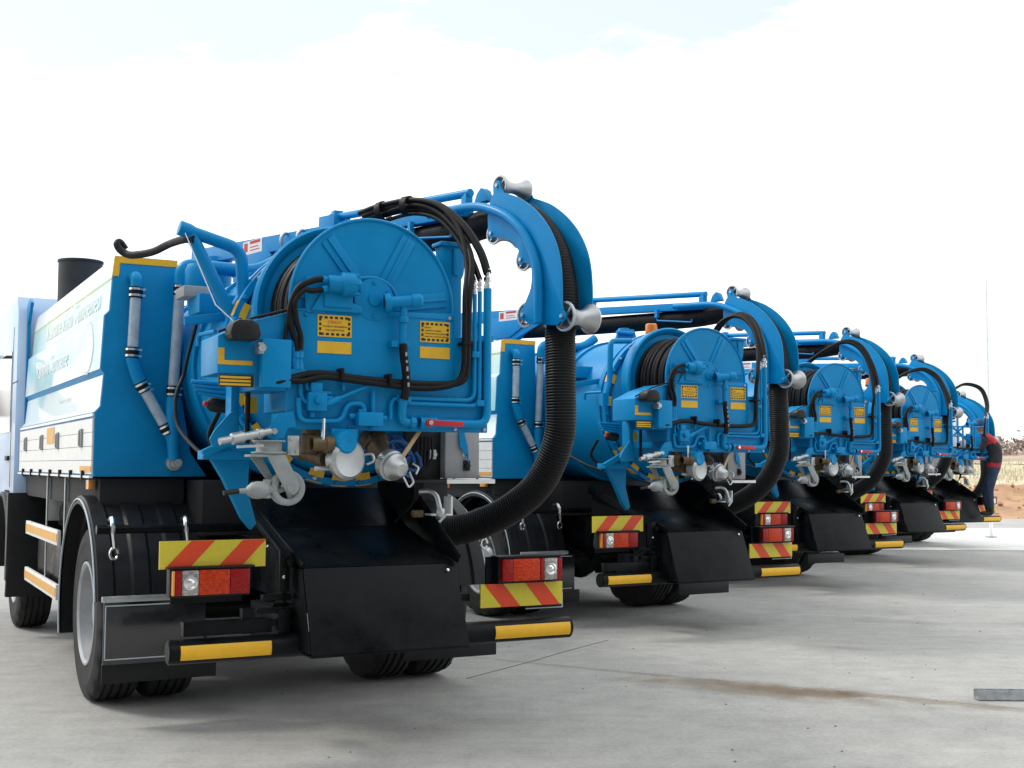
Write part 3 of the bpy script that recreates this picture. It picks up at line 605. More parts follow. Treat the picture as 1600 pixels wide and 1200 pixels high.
#PART3
BUNDLE = set()
def make_rear(T):
    # ---- rear panel carrying the jetting reel
    pn = MB().prism([(-.605, 1.515), (.43, 1.515), (.43, 1.985), (.245, 1.985), (.245, 2.10), (-.605, 2.075)], lambda x, z: (x, -.33, z), (0, .03, 0))
    PN = part('rear_panel', pn, 'blue', T, .004)
    part('panel_seam', MB().box((.238, -.334, 1.76), (.243, -.3295, 2.09)).box((-.60, -.334, 2.068), (.24, -.3295, 2.073)), 'blue', PN)
    fr = MB()
    for x in (-.5, .16): fr.box((x, -.30, 1.55), (x + .10, .25, 1.72))
    fr.box((-.60, -.30, 1.52), (.38, -.24, 1.58)); fr.box((-.60, -.30, 1.60), (-.54, .05, 2.04)); fr.box((.34, -.30, 1.6), (.40, .05, 1.98))
    part('reel_frame', fr, 'blue', T, .006)
    # ---- reel
    rc = (-.17, 0, 2.118); Rr = .418
    dsk = MB().lathe([(.001, -.292), (Rr - .012, -.292), (Rr - .008, -.300), (Rr, -.302), (Rr + .006, -.294), (Rr + .004, -.285), (Rr - .01, -.280), (.001, -.280)], rc, (0, 1, 0), 72)
    RE = part('hose_reel', dsk, 'blue', T)
    bk = MB().lathe([(.05, .20), (.40, .20), (.425, .17), (.447, .165), (.458, .18), (.455, .21), (.44, .30), (.40, .34), (.05, .34)], (rc[0] + .01, 0, rc[2] + .008), (0, 1, 0), 72); part('rear_flange', bk, 'blue', RE)
    part('drum', MB().cyl((rc[0], -.28, rc[2]), (rc[0], .2, rc[2]), .24, 40), 'blue', RE)
    co = MB()
    for k in range(15):
        y = -.262 + k * .031; rr_ = .345 + .010 * math.sin(k * 2.3)
        co.lathe([(rr_ + .0155 * math.cos(t), y + .0155 * math.sin(t)) for t in [i * math.pi / 4 for i in range(8)]], rc, (0, 1, 0), 48, closed=True)
    part('coiled_hose', co, 'hose', RE)
    for a in (128, 62, 8, 172):
        d = Vector((math.cos(R(a)), 0, math.sin(R(a)))); p0 = Vector((rc[0], -.296, rc[2])) + d * .07; p1 = Vector((rc[0], -.296, rc[2])) + d * .385
        part('reel_rib', MB().bar(p0, p1, .075, .010, (0, 1, 0)).bar(p0 + Vector((0, -.006, 0)), p1 + Vector((0, -.006, 0)), .012, .016, (0, 1, 0)), 'blue', RE, .003)
    hb = MB().lathe([(.001, -.345), (.03, -.345), (.035, -.335), (.10, -.333), (.105, -.325), (.105, -.31), (.08, -.30), (.08, -.29)], (-.182, 0, 2.142), (0, 1, 0), 36)
    HB = part('reel_hub', hb, 'blue', RE)
    for k in range(6): t = R(30 + 60 * k); part('hub_bolt', MB().cyl((-.182 + .082 * math.cos(t), -.333, 2.142 + .082 * math.sin(t)), (-.182 + .082 * math.cos(t), -.341, 2.142 + .082 * math.sin(t)), .010, 6), 'blue', RE)
    mo = MB()
    mo.lathe([(.001, 0), (.038, 0), (.042, .01), (.042, .06), (.052, .065), (.058, .07), (.058, .125), (.05, .135), (.03, .14), (.03, .16), (.001, .16)], (-.43, -.37, 2.195), (1, 0, .03), 20)
    for k in range(6):
        t = R(60 * k); mo.cyl((-.35, -.37 + .05 * math.cos(t), 2.197 + .05 * math.sin(t)), (-.285, -.37 + .05 * math.cos(t), 2.197 + .05 * math.sin(t)), .010, 6)
    mo.box((-.44, -.36, 2.09), (-.30, -.335, 2.17)); mo.cyl((-.455, -.37, 2.215), (-.43, -.37, 2.21), .018, 12); mo.cyl((-.455, -.37, 2.165), (-.43, -.37, 2.175), .018, 12)
    part('reel_motor', mo, 'blue', RE, .002)
    gd = MB().box((-.52, -.335, 2.06), (-.43, -.31, 2.23)); gd.prism([(-.50, 2.07), (-.25, 2.07), (-.25, 2.10), (-.44, 2.17)], lambda x, z: (x, -.35, z), (0, .012, 0)); part('motor_bracket', gd, 'blue', T, .004)
    ch = MB().tube(fillet([(-.30, -.325, 2.235), (-.17, -.325, 2.252), (-.09, -.325, 2.215), (-.06, -.325, 2.15)], .05), .009, 8); part('chain_guard', ch, 'blue', T)
    sw = MB().lathe([(.03, -.02), (.045, -.02), (.045, .01), (.028, .015), (.028, .11), (.034, .112), (.034, .155), (.025, .165), (.001, .165)], (-.13, -.385, 2.125), (1, -.25, .10), 20)
    sw.tube(fillet([(-.055, -.40, 2.13), (-.058, -.395, 2.05), (-.055, -.385, 1.93)], .02), .018, 12); sw.lathe([(.018, 0), (.026, .002), (.026, .03), (.018, .032)], (-.057, -.395, 2.03), (0, 0, 1), 12)
    sw.box((-.11, -.385, 1.915), (-.02, -.333, 1.945)); part('swivel_joint', sw, 'blue', T, .003)
    sh = MB().tube(spline([(-.055, -.39, 1.93), (-.050, -.392, 1.86), (-.038, -.392, 1.78), (-.040, -.39, 1.70), (-.046, -.385, 1.665)], 6), .020, 12); SH = part('pressure_hose', sh, 'hose', T)
    for z, w in ((1.88, .02), (1.845, .012), (1.81, .022), (1.77, .012), (1.735, .02)): part('hose_print', MB().box((-.054 + (1.9 - z) * .09, -.4135, z - w / 2), (-.044 + (1.9 - z) * .09, -.4115, z + w / 2)), 'greybox', SH)
    # ---- warning signs and bars
    for x0, w, kind in ((-.463, .168, 0), (.058, .160, 1)):
        z1 = 2.054; z0 = 1.951
        SG = part('warning_sign', MB().box((x0, -.3335, z0), (x0 + w, -.3295, z1)), 'sign', T, 0, ['warning sign with red heading and two bold lines', 'warning sign with four small lines of text'][kind])
        bd = MB(); t_ = .011; i_ = .007; yy0, yy1 = -.3347, -.3334; n = 6
        def dash(x, z, wx, wz): bd.box((x, yy0, z), (x + wx, yy1, z + wz))
        for k in range(n):
            sx = (w - 2 * i_) / n; dash(x0 + i_ + k * sx, z1 - i_ - t_, sx * .6, t_); dash(x0 + i_ + k * sx + sx * .3, z0 + i_, sx * .6, t_)
        for k in range(4):
            sz = (z1 - z0 - 2 * i_) / 4; dash(x0 + i_, z0 + i_ + k * sz, t_, sz * .6); dash(x0 + w - i_ - t_, z0 + i_ + k * sz + sz * .3, t_, sz * .6)
        part('hazard_border', bd, 'ink', SG)
        cx = x0 + w / 2
        if kind == 0:
            text_mesh('lettering', 'DİKKAT', .019, (cx, -.3338, z1 - .040), (1, 0, 0), (0, 0, 1), 'redink', SG)
            text_mesh('lettering', 'ÇALIŞMA ESNASINDA', .0125, (cx, -.3338, z1 - .058), (1, 0, 0), (0, 0, 1), 'ink', SG)
            text_mesh('lettering', 'YAKLAŞMAYINIZ', .0125, (cx, -.3338, z1 - .075), (1, 0, 0), (0, 0, 1), 'ink', SG)
        else:
            for k, tx_ in enumerate(('DİKKAT', 'TABANCAYI KİMSEYE', 'TUTMAYINIZ VE ÇALIŞIRKEN', 'HORTUMU KONTROL EDİNİZ')):
                text_mesh('lettering', tx_, .0092, (x0 + .024, -.3338, z1 - .034 - k * .0145), (1, 0, 0), (0, 0, 1), 'ink', SG, 'LEFT')
        part('yellow_plate', MB().box((x0, -.3335, 1.873), (x0 + w, -.3295, 1.929)), 'sign', T)
    for x, z in ((-.585, 1.54), (-.3, 1.53), (.02, 1.53), (.25, 1.53), (.41, 1.53), (-.595, 1.70), (-.52, 2.05), (.215, 2.075), (.41, 1.96)):
        part('panel_bolt', MB().lathe([(.001, -.009), (.009, -.008), (.011, -.003), (.011, 0)], (x, -.330, z), (0, 1, 0), 6), 'steel' if x > .2 else 'blue', T)
    for x, z in ((.29, 1.95), (-.12, 1.755), (-.36, 1.772)):
        part('hose_clip', MB().box((x - .03 if x > .2 else x - .008, -.402, z - .008 if x > .2 else z - .03), (x + .03 if x > .2 else x + .008, -.33, z + .008 if x > .2 else z + .03)), 'hose', T, .004)
    # ---- hydraulic pipes on the panel
    def pipe(nm, pts, r, rad=.05, m='blue', n=12): return part(nm, MB().tube(fillet(pts, rad), r, n), m, T)
    yp = -.352
    pipe('water_pipe', [(.415, yp, 2.235), (.415, yp, 1.557), (.10, yp, 1.557)], .021, .06)
    pipe('hydraulic_pipe', [(.372, yp, 2.215), (.372, yp, 1.645), (-.06, yp, 1.65), (-.06, yp, 1.69)], .011, .05)
    pipe('hydraulic_pipe', [(.344, yp, 2.20), (.344, yp, 1.672), (-.10, yp, 1.675), (-.10, yp, 1.57)], .011, .05)
    pipe('hydraulic_pipe', [(-.19, yp, 1.70), (-.19, yp, 1.60)], .011); pipe('hydraulic_pipe', [(-.235, yp, 1.575), (-.235, yp, 1.64), (-.32, yp, 1.64), (-.345, yp, 1.555), (-.55, yp, 1.553), (-.555, yp, 1.66)], .012, .04)
    pipe('hydraulic_pipe', [(-.55, yp, 1.76), (-.545, yp, 1.65), (-.47, yp, 1.62), (-.40, yp, 1.62)], .010, .05); pipe('hydraulic_pipe', [(-.52, yp, 1.75), (-.515, yp, 1.69), (-.40, yp, 1.685)], .010, .04)
    pipe('hydraulic_pipe', [(-.34, yp, 1.745), (-.34, yp, 1.70)], .009); pipe('hydraulic_pipe', [(-.60, yp, 2.02), (-.585, -.362, 1.97), (-.585, -.362, 1.80)], .012)
    eb = MB().tube(fillet([(-.046, -.375, 1.67), (-.046, yp, 1.557), (.03, yp, 1.557)], .06, 8), .022, 14); eb.lathe([(.02, 0), (.03, 0), (.03, .025), (.02, .025)], (.0, yp, 1.557), (1, 0, 0), 8); eb.lathe([(.02, 0), (.032, 0), (.032, .09), (.02, .09)], (.05, yp, 1.557), (1, 0, 0), 8)
    part('ball_valve', eb, 'blue', T)
    lv = MB().bar((.085, -.388, 1.557), (.27, -.388, 1.553), .026, .007, (0, 1, 0)); lv.lathe([(.001, -.006), (.02, -.006), (.02, .006), (.001, .006)], (.09, -.388, 1.557), (0, 1, 0), 16)
    LV = part('red_lever', lv, 'red', T, .002); part('lever_nut', MB().lathe([(.001, -.012), (.012, -.012), (.012, 0)], (.09, -.392, 1.557), (0, 1, 0), 6), 'chrome', LV)
    vb = MB().box((-.278, -.40, 1.535), (-.155, -.335, 1.60)); vb.cyl((-.31, yp, 1.58), (-.278, yp, 1.58), .014, 10); vb.cyl((-.155, yp, 1.575), (-.12, yp, 1.575), .014, 10); vb.cyl((-.19, yp, 1.52), (-.19, yp, 1.535), .016, 8); vb.box((-.265, -.365, 1.60), (-.225, -.34, 1.615))
    part('valve_block', vb, 'blue', T, .004)
    vb = MB().box((-.52, -.39, 1.60), (-.43, -.335, 1.685)); vb.box((-.505, -.38, 1.685), (-.45, -.345, 1.73)); vb.cyl((-.43, yp, 1.66), (-.39, yp, 1.66), .015, 10); vb.cyl((-.49, yp, 1.60), (-.49, yp, 1.57), .014, 10); vb.lathe([(.001, .03), (.02, .03), (.02, 0)], (-.475, -.39, 1.65), (0, -1, 0), 10)
    part('valve_block', vb, 'blue', T, .004)
    rd = MB().tube([(-.40, -.365, 1.645), (-.23, -.365, 1.722)], .010, 10); rd.lathe([(.016, -.01), (.018, 0), (.016, .06)], (-.42, -.365, 1.636), (.91, 0, .41), 10); part('lock_rod', rd, 'blue', T)
    for x, z in ((.372, 1.66), (.344, 1.9), (-.02, 1.665)): part('pipe_clip', MB().box((x - .02, -.372, z - .015), (x + .02, -.33, z + .015)), 'blue', T, .003)
    cp = MB().bar((.30, -.345, 1.98), (.45, -.345, 1.985), .02, .03); part('pipe_clip', cp, 'blue', T, .003)
    # pipe-end fittings and black hoses
    for x, z in ((.415, 2.235), (.372, 2.215), (.344, 2.20)):
        ft = MB().lathe([(.001, 0), (.020, 0), (.020, .02), (.016, .022), (.016, .035), (.022, .037), (.022, .055), (.014, .06), (.014, .10)] if x > .4 else [(.001, 0), (.014, 0), (.014, .02), (.010, .022), (.010, .03), (.015, .032), (.015, .045), (.009, .05), (.009, .07)], (x, yp, z), (0, 0, 1), 8); part('hose_fitting', ft, 'chrome', T)
    def hose(pts, r, n=10, k=6): return part('hydraulic_hose', MB().tube(spline(pts, k), r, n), 'hose', T)
    n0 = set(o.name for o in C.objects)
    hose([(.05, .42, 2.70), (.119, .3, 2.728), (.219, .1, 2.735), (.298, -.05, 2.690), (.356, -.2, 2.568), (.398, -.3, 2.43), (.415, -.352, 2.31)], .021)
    hose([(.05, .46, 2.66), (.127, .33, 2.70), (.219, .13, 2.705), (.298, -.03, 2.655), (.345, -.18, 2.53), (.345, -.31, 2.38), (.306, -.37, 2.21), (.296, -.378, 2.03), (.292, -.378, 1.83), (.27, -.378, 1.77), (.20, -.375, 1.748), (.028, -.37, 1.743), (-.267, -.37, 1.757), (-.42, -.37, 1.773), (-.52, -.37, 1.768), (-.60, -.38, 1.745), (-.67, -.385, 1.722), (-.71, -.37, 1.73)], .017)
    hose([(.04, .44, 2.68), (.11, .31, 2.70), (.20, .1, 2.72), (.28, -.05, 2.66), (.335, -.2, 2.52), (.36, -.3, 2.37), (.372, -.352, 2.275)], .014)
    hose([(.03, .44, 2.72), (.10, .3, 2.745), (.20, .09, 2.745), (.285, -.07, 2.685), (.33, -.2, 2.55), (.325, -.3, 2.36), (.282, -.37, 2.19), (.274, -.385, 2.03), (.270, -.385, 1.84), (.24, -.385, 1.765), (.17, -.382, 1.733), (.02, -.378, 1.722), (-.25, -.378, 1.742), (-.44, -.378, 1.758), (-.55, -.385, 1.735), (-.63, -.385, 1.74), (-.69, -.36, 1.765)], .014)
    hose([(.06, .44, 2.64), (.13, .3, 2.665), (.21, .1, 2.675), (.28, -.06, 2.62), (.325, -.2, 2.49), (.335, -.3, 2.36), (.344, -.352, 2.26)], .011)
    BUNDLE.update(o.name for o in C.objects if o.name not in n0)
    bnd = MB()
    for p, d in (((.115, .31, 2.715), (.5, -1, .2)), ((.19, .14, 2.72), (.5, -1, .0))): bnd.lathe([(.05, -.02), (.055, -.018), (.055, .018), (.05, .02)], p, d, 12, closed=True)
    part('hose_sleeve', bnd, 'hose', T)
    hose([(-.455, -.37, 2.215), (-.50, -.37, 2.205), (-.571, -.37, 2.165), (-.608, -.365, 2.067), (-.600, -.365, 1.979), (-.578, -.365, 1.913), (-.574, -.362, 1.85)], .015)
    hose([(-.455, -.37, 2.165), (-.51, -.375, 2.155), (-.548, -.38, 2.155), (-.588, -.38, 2.098), (-.580, -.375, 2.017), (-.558, -.372, 1.944), (-.556, -.37, 1.88)], .013)
    hose([(-.60, -.34, 2.06), (-.625, -.36, 1.96), (-.628, -.365, 1.86), (-.625, -.37, 1.78), (-.61, -.375, 1.745)], .009)
    tv = MB()
    for x in (-.574, -.556): tv.lathe([(.012, 0), (.019, 0), (.019, .03), (.014, .032), (.014, .05), (.019, .052), (.019, .08), (.012, .08)], (x, -.362, 1.79), (0, 0, 1), 8)
    tv.box((-.60, -.375, 1.76), (-.53, -.335, 1.79)); part('hose_fitting', tv, 'blue', T)
    # level gauge column right of the reel
    lg = MB().prism([(.275, 2.495), (.425, 2.495), (.405, 2.34), (.392, 2.31), (.392, 2.0), (.315, 2.0), (.315, 2.31), (.302, 2.34)], lambda x, z: (x, -.10, z), (0, .09, 0)); lg.box((.265, -.115, 2.48), (.432, .0, 2.502)); lg.box((.34, -.112, 2.33), (.37, -.10, 2.47)); part('gauge_column', lg, 'blue', T, .006)
    # ---- left box with work lamp
    bx = MB().prism([(-.93, 1.76), (-.93, 1.93), (-.77, 2.005), (-.606, 2.055), (-.606, 1.69), (-.76, 1.69), (-.76, 1.76)], lambda x, z: (x, -.335, z), (0, .30, 0)); part('control_box', bx, 'blue', T, .006)
    bx = MB().box((-.745, -.40, 1.70), (-.607, -.338, 1.92)); part('control_box', bx, 'blue', T, .006)
    tp_ = MB().tube([(-.93, -.34, 1.945), (-.77, -.345, 2.018), (-.606, -.345, 2.066)], .006, 6); part('rubber_edging', tp_, 'hose', T)
    lm = MB(); n = 16; pr = [(-.066, 0), (-.072, .03), (-.062, .075), (-.03, .092), (.03, .092), (.062, .075), (.072, .03), (.066, 0)]
    lm.prism(pr, lambda a, b: (-.835 + a, -.455, 1.905 + b), (0, .115, 0)); L = part('work_lamp', lm, 'plastic', T, .018); part('lamp_mount', MB().box((-.765, -.41, 1.85), (-.74, -.345, 1.90)).cyl((-.752, -.43, 1.875), (-.752, -.40, 1.875), .018, 8), 'steel', L)
    hz = MB().box((-.925, -.345, 1.70), (-.765, -.338, 1.755)); HZ = part('hazard_label', hz, 'ink', T)
    for z in (1.706, 1.722, 1.738): part('yellow_bar', MB().box((-.92, -.347, z), (-.78, -.345, z + .010)), 'sign', HZ)
    ys = MB().box((-.928, -.338, 1.80), (-.77, -.3355, 1.82)); ys.box((-.928, -.338, 1.8205), (-.90, -.3355, 1.875)); part('yellow_strip', ys, 'sign', T)
    # lower-left stand plates
    pl = MB().box((-.795, -.08, 1.48), (-.755, .02, 1.78)); pl.prism([(-.895, 1.47), (-.87, 1.515), (-.805, 1.59), (-.76, 1.62), (-.76, 1.44), (-.88, 1.43)], lambda x, z: (x, -.09, z), (0, .015, 0)); part('lock_bracket', pl, 'blue', T, .003)
    pl = MB().prism([(-.69, 1.475), (-.695, 1.515), (-.64, 1.585), (-.575, 1.60), (-.56, 1.525), (-.60, 1.52), (-.62, 1.475), (-.655, 1.462)], lambda x, z: (x, -.345, z), (0, .014, 0)); LB = part('lock_bracket', pl, 'blue', T, .002)
    part('lock_pin', MB().cyl((-.668, -.358, 1.504), (-.668, -.325, 1.504), .014, 12), 'steel', LB)
    part('black_strut', MB().cyl((-.735, -.15, 1.45), (-.735, -.15, 1.70), .012, 10), 'hose', T)
    rd = MB(); a = Vector((-.93, -.40, 1.452)); b = Vector((-.69, -.36, 1.503)); d = (b - a).normalized()
    rd.lathe([(.001, 0), (.016, 0), (.016, .055), (.026, .06), (.026, .115), (.018, .12), (.018, .185), (.022, .187), (.022, .21), (.017, .212), (.017, .25)], a, d, 16); rd.bar((-.85, -.40, 1.43), (-.73, -.39, 1.437), .02, .012); part('lock_cylinder', rd, 'steel', T)
    sg_ = MB().box((-.70, .02, 1.60), (-.64, .026, 1.68)); part('yellow_plate', sg_, 'sign', T)
    wl = MB().lathe([(.001, 0), (.018, .0), (.034, .02), (.038, .04), (.038, .10), (.030, .12), (.001, .12)], (-.85, .16, 1.645), (1, .15, -.05), 18); WL = part('clamp_handle', wl, 'plastic', T)
    part('handle_tip', MB().lathe([(.001, -.02), (.012, -.015), (.014, 0)], (-.85, .16, 1.645), (1, .15, -.05), 12), 'red', WL)
    cb = MB().lathe([(.02, 0), (.02, .02)], (-.9, .2, 1.73), (1, 0, 0), 8)
    fn = MB().box((-.86, .17, 1.375), (-.62, .28, 1.42)); fn.bar((-.86, .18, 1.40), (-.66, .18, 1.50), .04, .04); part('door_clamp', fn, 'blue', T, .006)
    for k in range(4): part('clamp_rod', MB().tube([(-.93 + k * .012, .15, 1.75 - k * .018), (-.74, .12, 1.74 - k * .022)], .010, 8), 'blue', T)
    for sd in (-1,):
        f = MB().prism([(-.85, 1.42), (-.62, 1.42), (-.625, 1.22), (-.58, 1.06), (-.605, 1.03), (-.655, 1.09), (-.75, 1.28), (-.80, 1.36)], lambda x, z: (x if sd < 0 else -x - .06, .20, z), (0, .05, 0)); part('support_fin', f, 'blue', T, .004)
    # ---- galvanised castor with horizontal nozzle
    cs = MB(); cs.lathe([(.001, 0), (.075, 0), (.08, .006), (.08, .012), (.058, .014), (.058, .055), (.075, .057), (.075, .064), (.001, .064)], (-.685, -.33, 1.398), (0, 0, 1), 24)
    cs.prism([(-.715, 1.394), (-.628, 1.394), (-.560, 1.265), (-.565, 1.235), (-.590, 1.215), (-.62, 1.225)], lambda x, z: (x, -.402, z), (0, .012, 0)); cs.prism([(-.77, 1.394), (-.715, 1.394), (-.66, 1.30), (-.60, 1.235), (-.63, 1.22), (-.70, 1.30)], lambda x, z: (x, -.31, z), (0, .012, 0)); cs.box((-.79, -.40, 1.386), (-.63, -.30, 1.397))
    CS = part('castor', cs, 'grey', T, .003)
    wc = (-.605, -.355, 1.246); cw = MB().lathe([(.050, -.022), (.056, -.026), (.074, -.026), (.080, -.020), (.080, .020), (.074, .026), (.056, .026), (.050, .022)], wc, (0, 1, 0), 32, closed=True)
    for k in range(4): t = R(20 + 90 * k); cw.bar(wc, (wc[0] + .053 * math.cos(t), wc[1], wc[2] + .053 * math.sin(t)), .02, .014, (0, 1, 0))
    cw.cyl((wc[0], -.408, wc[2]), (wc[0], -.30, wc[2]), .016, 12); part('castor_wheel', cw, 'grey', CS)
    nz_ = MB().lathe([(.001, 0), (.010, 0), (.012, .05), (.02, .055), (.036, .075), (.040, .10), (.038, .13), (.030, .15), (.022, .155), (.022, .19)], (-.845, -.36, 1.232), (1, 0, .05), 18); nz_.cyl((-.70, -.36, 1.20), (-.70, -.36, 1.285), .018, 10); part('nozzle', nz_, 'grey', CS)
    part('nozzle_handle', MB().tube([(-.90, -.37, 1.225), (-.83, -.36, 1.233)], .012, 8), 'plastic', CS)
    part('perforated_plate', MB().box((-.598, -.34, 1.395), (-.545, -.33, 1.485)).cyl((-.585, -.348, 1.41), (-.585, -.34, 1.41), .008, 8).cyl((-.558, -.348, 1.41), (-.558, -.34, 1.41), .008, 8).cyl((-.585, -.348, 1.47), (-.585, -.34, 1.47), .008, 8), 'steel', T, .002)
    # ---- outlet couplings
    V = MB().tube(spline([(-.43, -.05, 1.42), (-.43, -.15, 1.42), (-.415, -.23, 1.40), (-.39, -.30, 1.385)], 5), .05, 16); V.lathe([(.03, 0), (.045, .01), (.045, .09), (.03, .1)], (-.47, -.27, 1.40), (0, 0, 1), 14); V.box((-.50, -.30, 1.46), (-.43, -.24, 1.52)); V = part('outlet_valve', V, 'brass', T)
    k1 = MB().lathe([(.07, 0), (.075, .005), (.075, .05), (.085, .055), (.094, .06), (.094, .085), (.082, .095), (.078, .10), (.074, .098), (.001, .098)], (-.345, -.31, 1.378), (.25, -1, -.03), 32); k1.tube(fillet([(-.245, -.39, 1.40), (-.215, -.42, 1.405), (-.205, -.42, 1.37), (-.235, -.40, 1.355)], .015), .006, 6); k1.tube([(-.47, -.35, 1.335), (-.37, -.34, 1.335)], .012, 8)
    part('coupling_cap', k1, 'steel', V)
    bv = MB().lathe([(.03, 0), (.034, .01), (.034, .06), (.042, .065), (.042, .10), (.034, .105), (.034, .14)], (-.50, -.38, 1.447), (1, 0, 0), 14); BV = part('side_valve', bv, 'brass', T); part('valve_handle', MB().tube([(-.452, -.40, 1.46), (-.450, -.40, 1.565)], .008, 8), 'chrome', BV)
    ba = MB().lathe([(.02, -.06), (.045, -.05), (.06, -.02), (.062, .01), (.05, .04), (.045, .045), (.04, .045), (.001, .04)], (-.345, -.38, 1.457), (.1, -1, 0), 24); ba.box((-.40, -.37, 1.475), (-.27, -.33, 1.52)); part('ball_body', ba, 'blue', BV, .003)
    V2 = MB().tube(spline([(-.08, -.02, 1.48), (-.09, -.12, 1.475), (-.10, -.20, 1.43), (-.09, -.27, 1.375)], 5), [.05] * 6 + [.056] * 4 + [.052] * 6, 16); V2.lathe([(.062, 0), (.066, .006), (.066, .02), (.062, .026)], (-.10, -.16, 1.452), (0, -.7, -.7), 20); V2.cyl((-.13, -.18, 1.47), (-.06, -.18, 1.50), .03, 10); V2 = part('outlet_valve', V2, 'brass', T)
    k2 = MB().lathe([(.06, 0), (.072, .005), (.074, .05), (.062, .055), (.066, .06), (.066, .075), (.05, .09), (.045, .115), (.03, .13), (.001, .13)], (-.085, -.28, 1.362), (.22, -1, -.28), 28); k2.tube(fillet([(-.05, -.40, 1.295), (-.03, -.42, 1.245), (-.005, -.42, 1.27), (-.02, -.40, 1.32)], .012), .005, 6); k2.tube(fillet([(.005, -.38, 1.36), (.03, -.40, 1.34), (.01, -.41, 1.31)], .012), .005, 6); part('coupling_cap', k2, 'steel', V2)
    part('valve_lever', MB().bar((-.045, -.36, 1.385), (.075, -.30, 1.52), .02, .012, (0, 1, 0)), 'tan', V2, .002)
    rp = MB()
    for k in range(14):
        a = random.uniform(0, 6.28); c = Vector((.10 + random.uniform(-.05, .05), .02 + random.uniform(-.03, .03), 1.40 + random.uniform(-.05, .05)))
        rp.tube([c + Vector((.09 * math.cos(t) * (.6 + .1 * (k % 4)), .015 * math.sin(t + k), .06 * math.sin(t) - .05 * math.cos(t) * (k % 3) * .4)) for t in [a + i * .5 for i in range(9)]], .009, 5)
    part('coiled_rope', rp, 'blue2', T)
    # ---- grey control cabinet and shelf on the right
    gb = MB().box((.40, .10, 1.285), (.60, .40, 1.545)); GB = part('switch_cabinet', gb, 'greybox', T, .005)
    part('rotary_switch', MB().box((.505, .085, 1.325), (.54, .10, 1.38)).cyl((.522, .07, 1.352), (.522, .085, 1.352), .014, 12), 'plastic', GB, .002)
    part('switch_plate', MB().box((.50, .095, 1.40), (.53, .0995, 1.43)), 'plate', GB); ck_ = MB().prism([(.472, 1.53), (.50, 1.54), (.525, 1.45), (.53, 1.40), (.515, 1.40), (.495, 1.435), (.478, 1.45)], lambda x, z: (x, .085, z), (0, .006, 0)); ck_.tube([(.52, .08, 1.41), (.525, .08, 1.37)], .004, 6); part('key_tag', ck_, 'blue', GB)
    bp_ = MB().box((.20, .16, 1.27), (.40, .20, 1.56)); bp_.box((.20, .05, 1.262), (.665, .5, 1.278)); part('cabinet_support', bp_, 'inside', T, .003); part('shelf_edge', MB().box((.385, .04, 1.258), (.665, .05, 1.28)), 'alum', T)
    so = MB().box((.325, .135, 1.385), (.365, .16, 1.435)); so.lathe([(.001, .01), (.014, .01), (.016, 0)], (.352, .135, 1.41), (0, -1, 0), 12); part('wall_socket', so, 'steel', T, .003)
    gs = MB().tube(fillet([(.25, .10, 1.215), (.30, .08, 1.22), (.33, .05, 1.20), (.335, .03, 1.14), (.345, .03, 1.10)], .03), .014, 10); gs.lathe([(.018, 0), (.022, .005), (.022, .04), (.014, .05)], (.343, .03, 1.13), (0, 0, -1), 10); gs.bar((.33, .02, 1.06), (.37, .02, 1.10), .012, .012); part('grease_coupling', gs, 'steel', T)
    bk_ = MB().box((.43, .09, 1.10), (.442, .18, 1.19)); bk_.box((.32, .09, 1.09), (.442, .18, 1.1)); part('white_bracket', bk_, 'white', T, .002)
    yg = MB().box((.23, .12, 1.08), (.29, .16, 1.12)); part('brass_union', yg, 'brass', T, .01)
    cb = MB()
    for k in range(5): cb.tube(spline([(.25 + .02 * k, .12, 1.5), (.24 + .02 * k, .1, 1.38), (.28 - .01 * k, .1, 1.28), (.24, .15, 1.15), (.2, .3, 1.05)], 5), .007, 6)
    part('cable', cb, 'hose', T)
    # ---- beacon
    bc = MB().lathe([(.055, 0), (.058, .01), (.055, .095), (.045, .105), (.001, .107)], (.26, 1.0, 2.62), (0, 0, 1), 20); BC = part('beacon', bc, 'orange', T); part('beacon_base', MB().cyl((.26, 1.0, 2.45), (.26, 1.0, 2.618), .03, 12).lathe([(.001, 0), (.062, 0), (.062, .02), (.001, .02)], (.26, 1.0, 2.60), (0, 0, 1), 18), 'black', BC)
    rk = MB().lathe([(.001, 0), (.03, .0), (.03, .10), (.05, .105), (.05, .12), (.001, .12)], (-.02, 1.05, 2.55), (0, 0, 1), 14); rk.prism([(-.16, 2.52), (-.10, 2.66), (.06, 2.66), (.12, 2.52)], lambda x, z: (x, 1.0, z), (0, .03, 0)); rk.cyl((-.15, .98, 2.62), (.05, .98, 2.62), .018, 10); part('lock_linkage', rk, 'blue', T, .003)
    # ---- boom
    bm_ = MB(); dz = bz(-2) - bz(-1)
    bm_.bar(bpnt(-4.3, bz(-4.3), .05), bpnt(-1.95, bz(-1.95), .05), .12, .13); bm_.bar(bpnt(-1.95, bz(-1.95), .05), bpnt(-.38, bz(-.38) - .0, .05), .085, .075)
    bm_.bar(bpnt(-2.12, bz(-2.12) + .05, .05), bpnt(-1.90, bz(-1.90) + .05, .05), .14, .17)
    BO = part('boom', bm_, 'blue', T, .006)
    ct = MB().tube([bpnt(-1.93, bz(-1.93) + .125, .05), bpnt(-.36, bz(-.36) + .115, .05)], .028, 14); ct.cbox(bpnt(-1.97, bz(-1.97) + .12, .05), (.07, .07, .10)); ct.cbox(bpnt(-.40, bz(-.40) + .06, .05), (.05, .07, .10)); ct.prism([(-.29, 3.0), (-.16, 3.0), (-.19, 3.07), (-.22, 3.09), (-.26, 3.06)], lambda s_, z: bpnt(s_, z, .02), BOOM_N * .06); ct.cyl(bpnt(-1.97, bz(-1.97) + .125, -.01), bpnt(-1.97, bz(-1.97) + .125, .11), .02, 12)
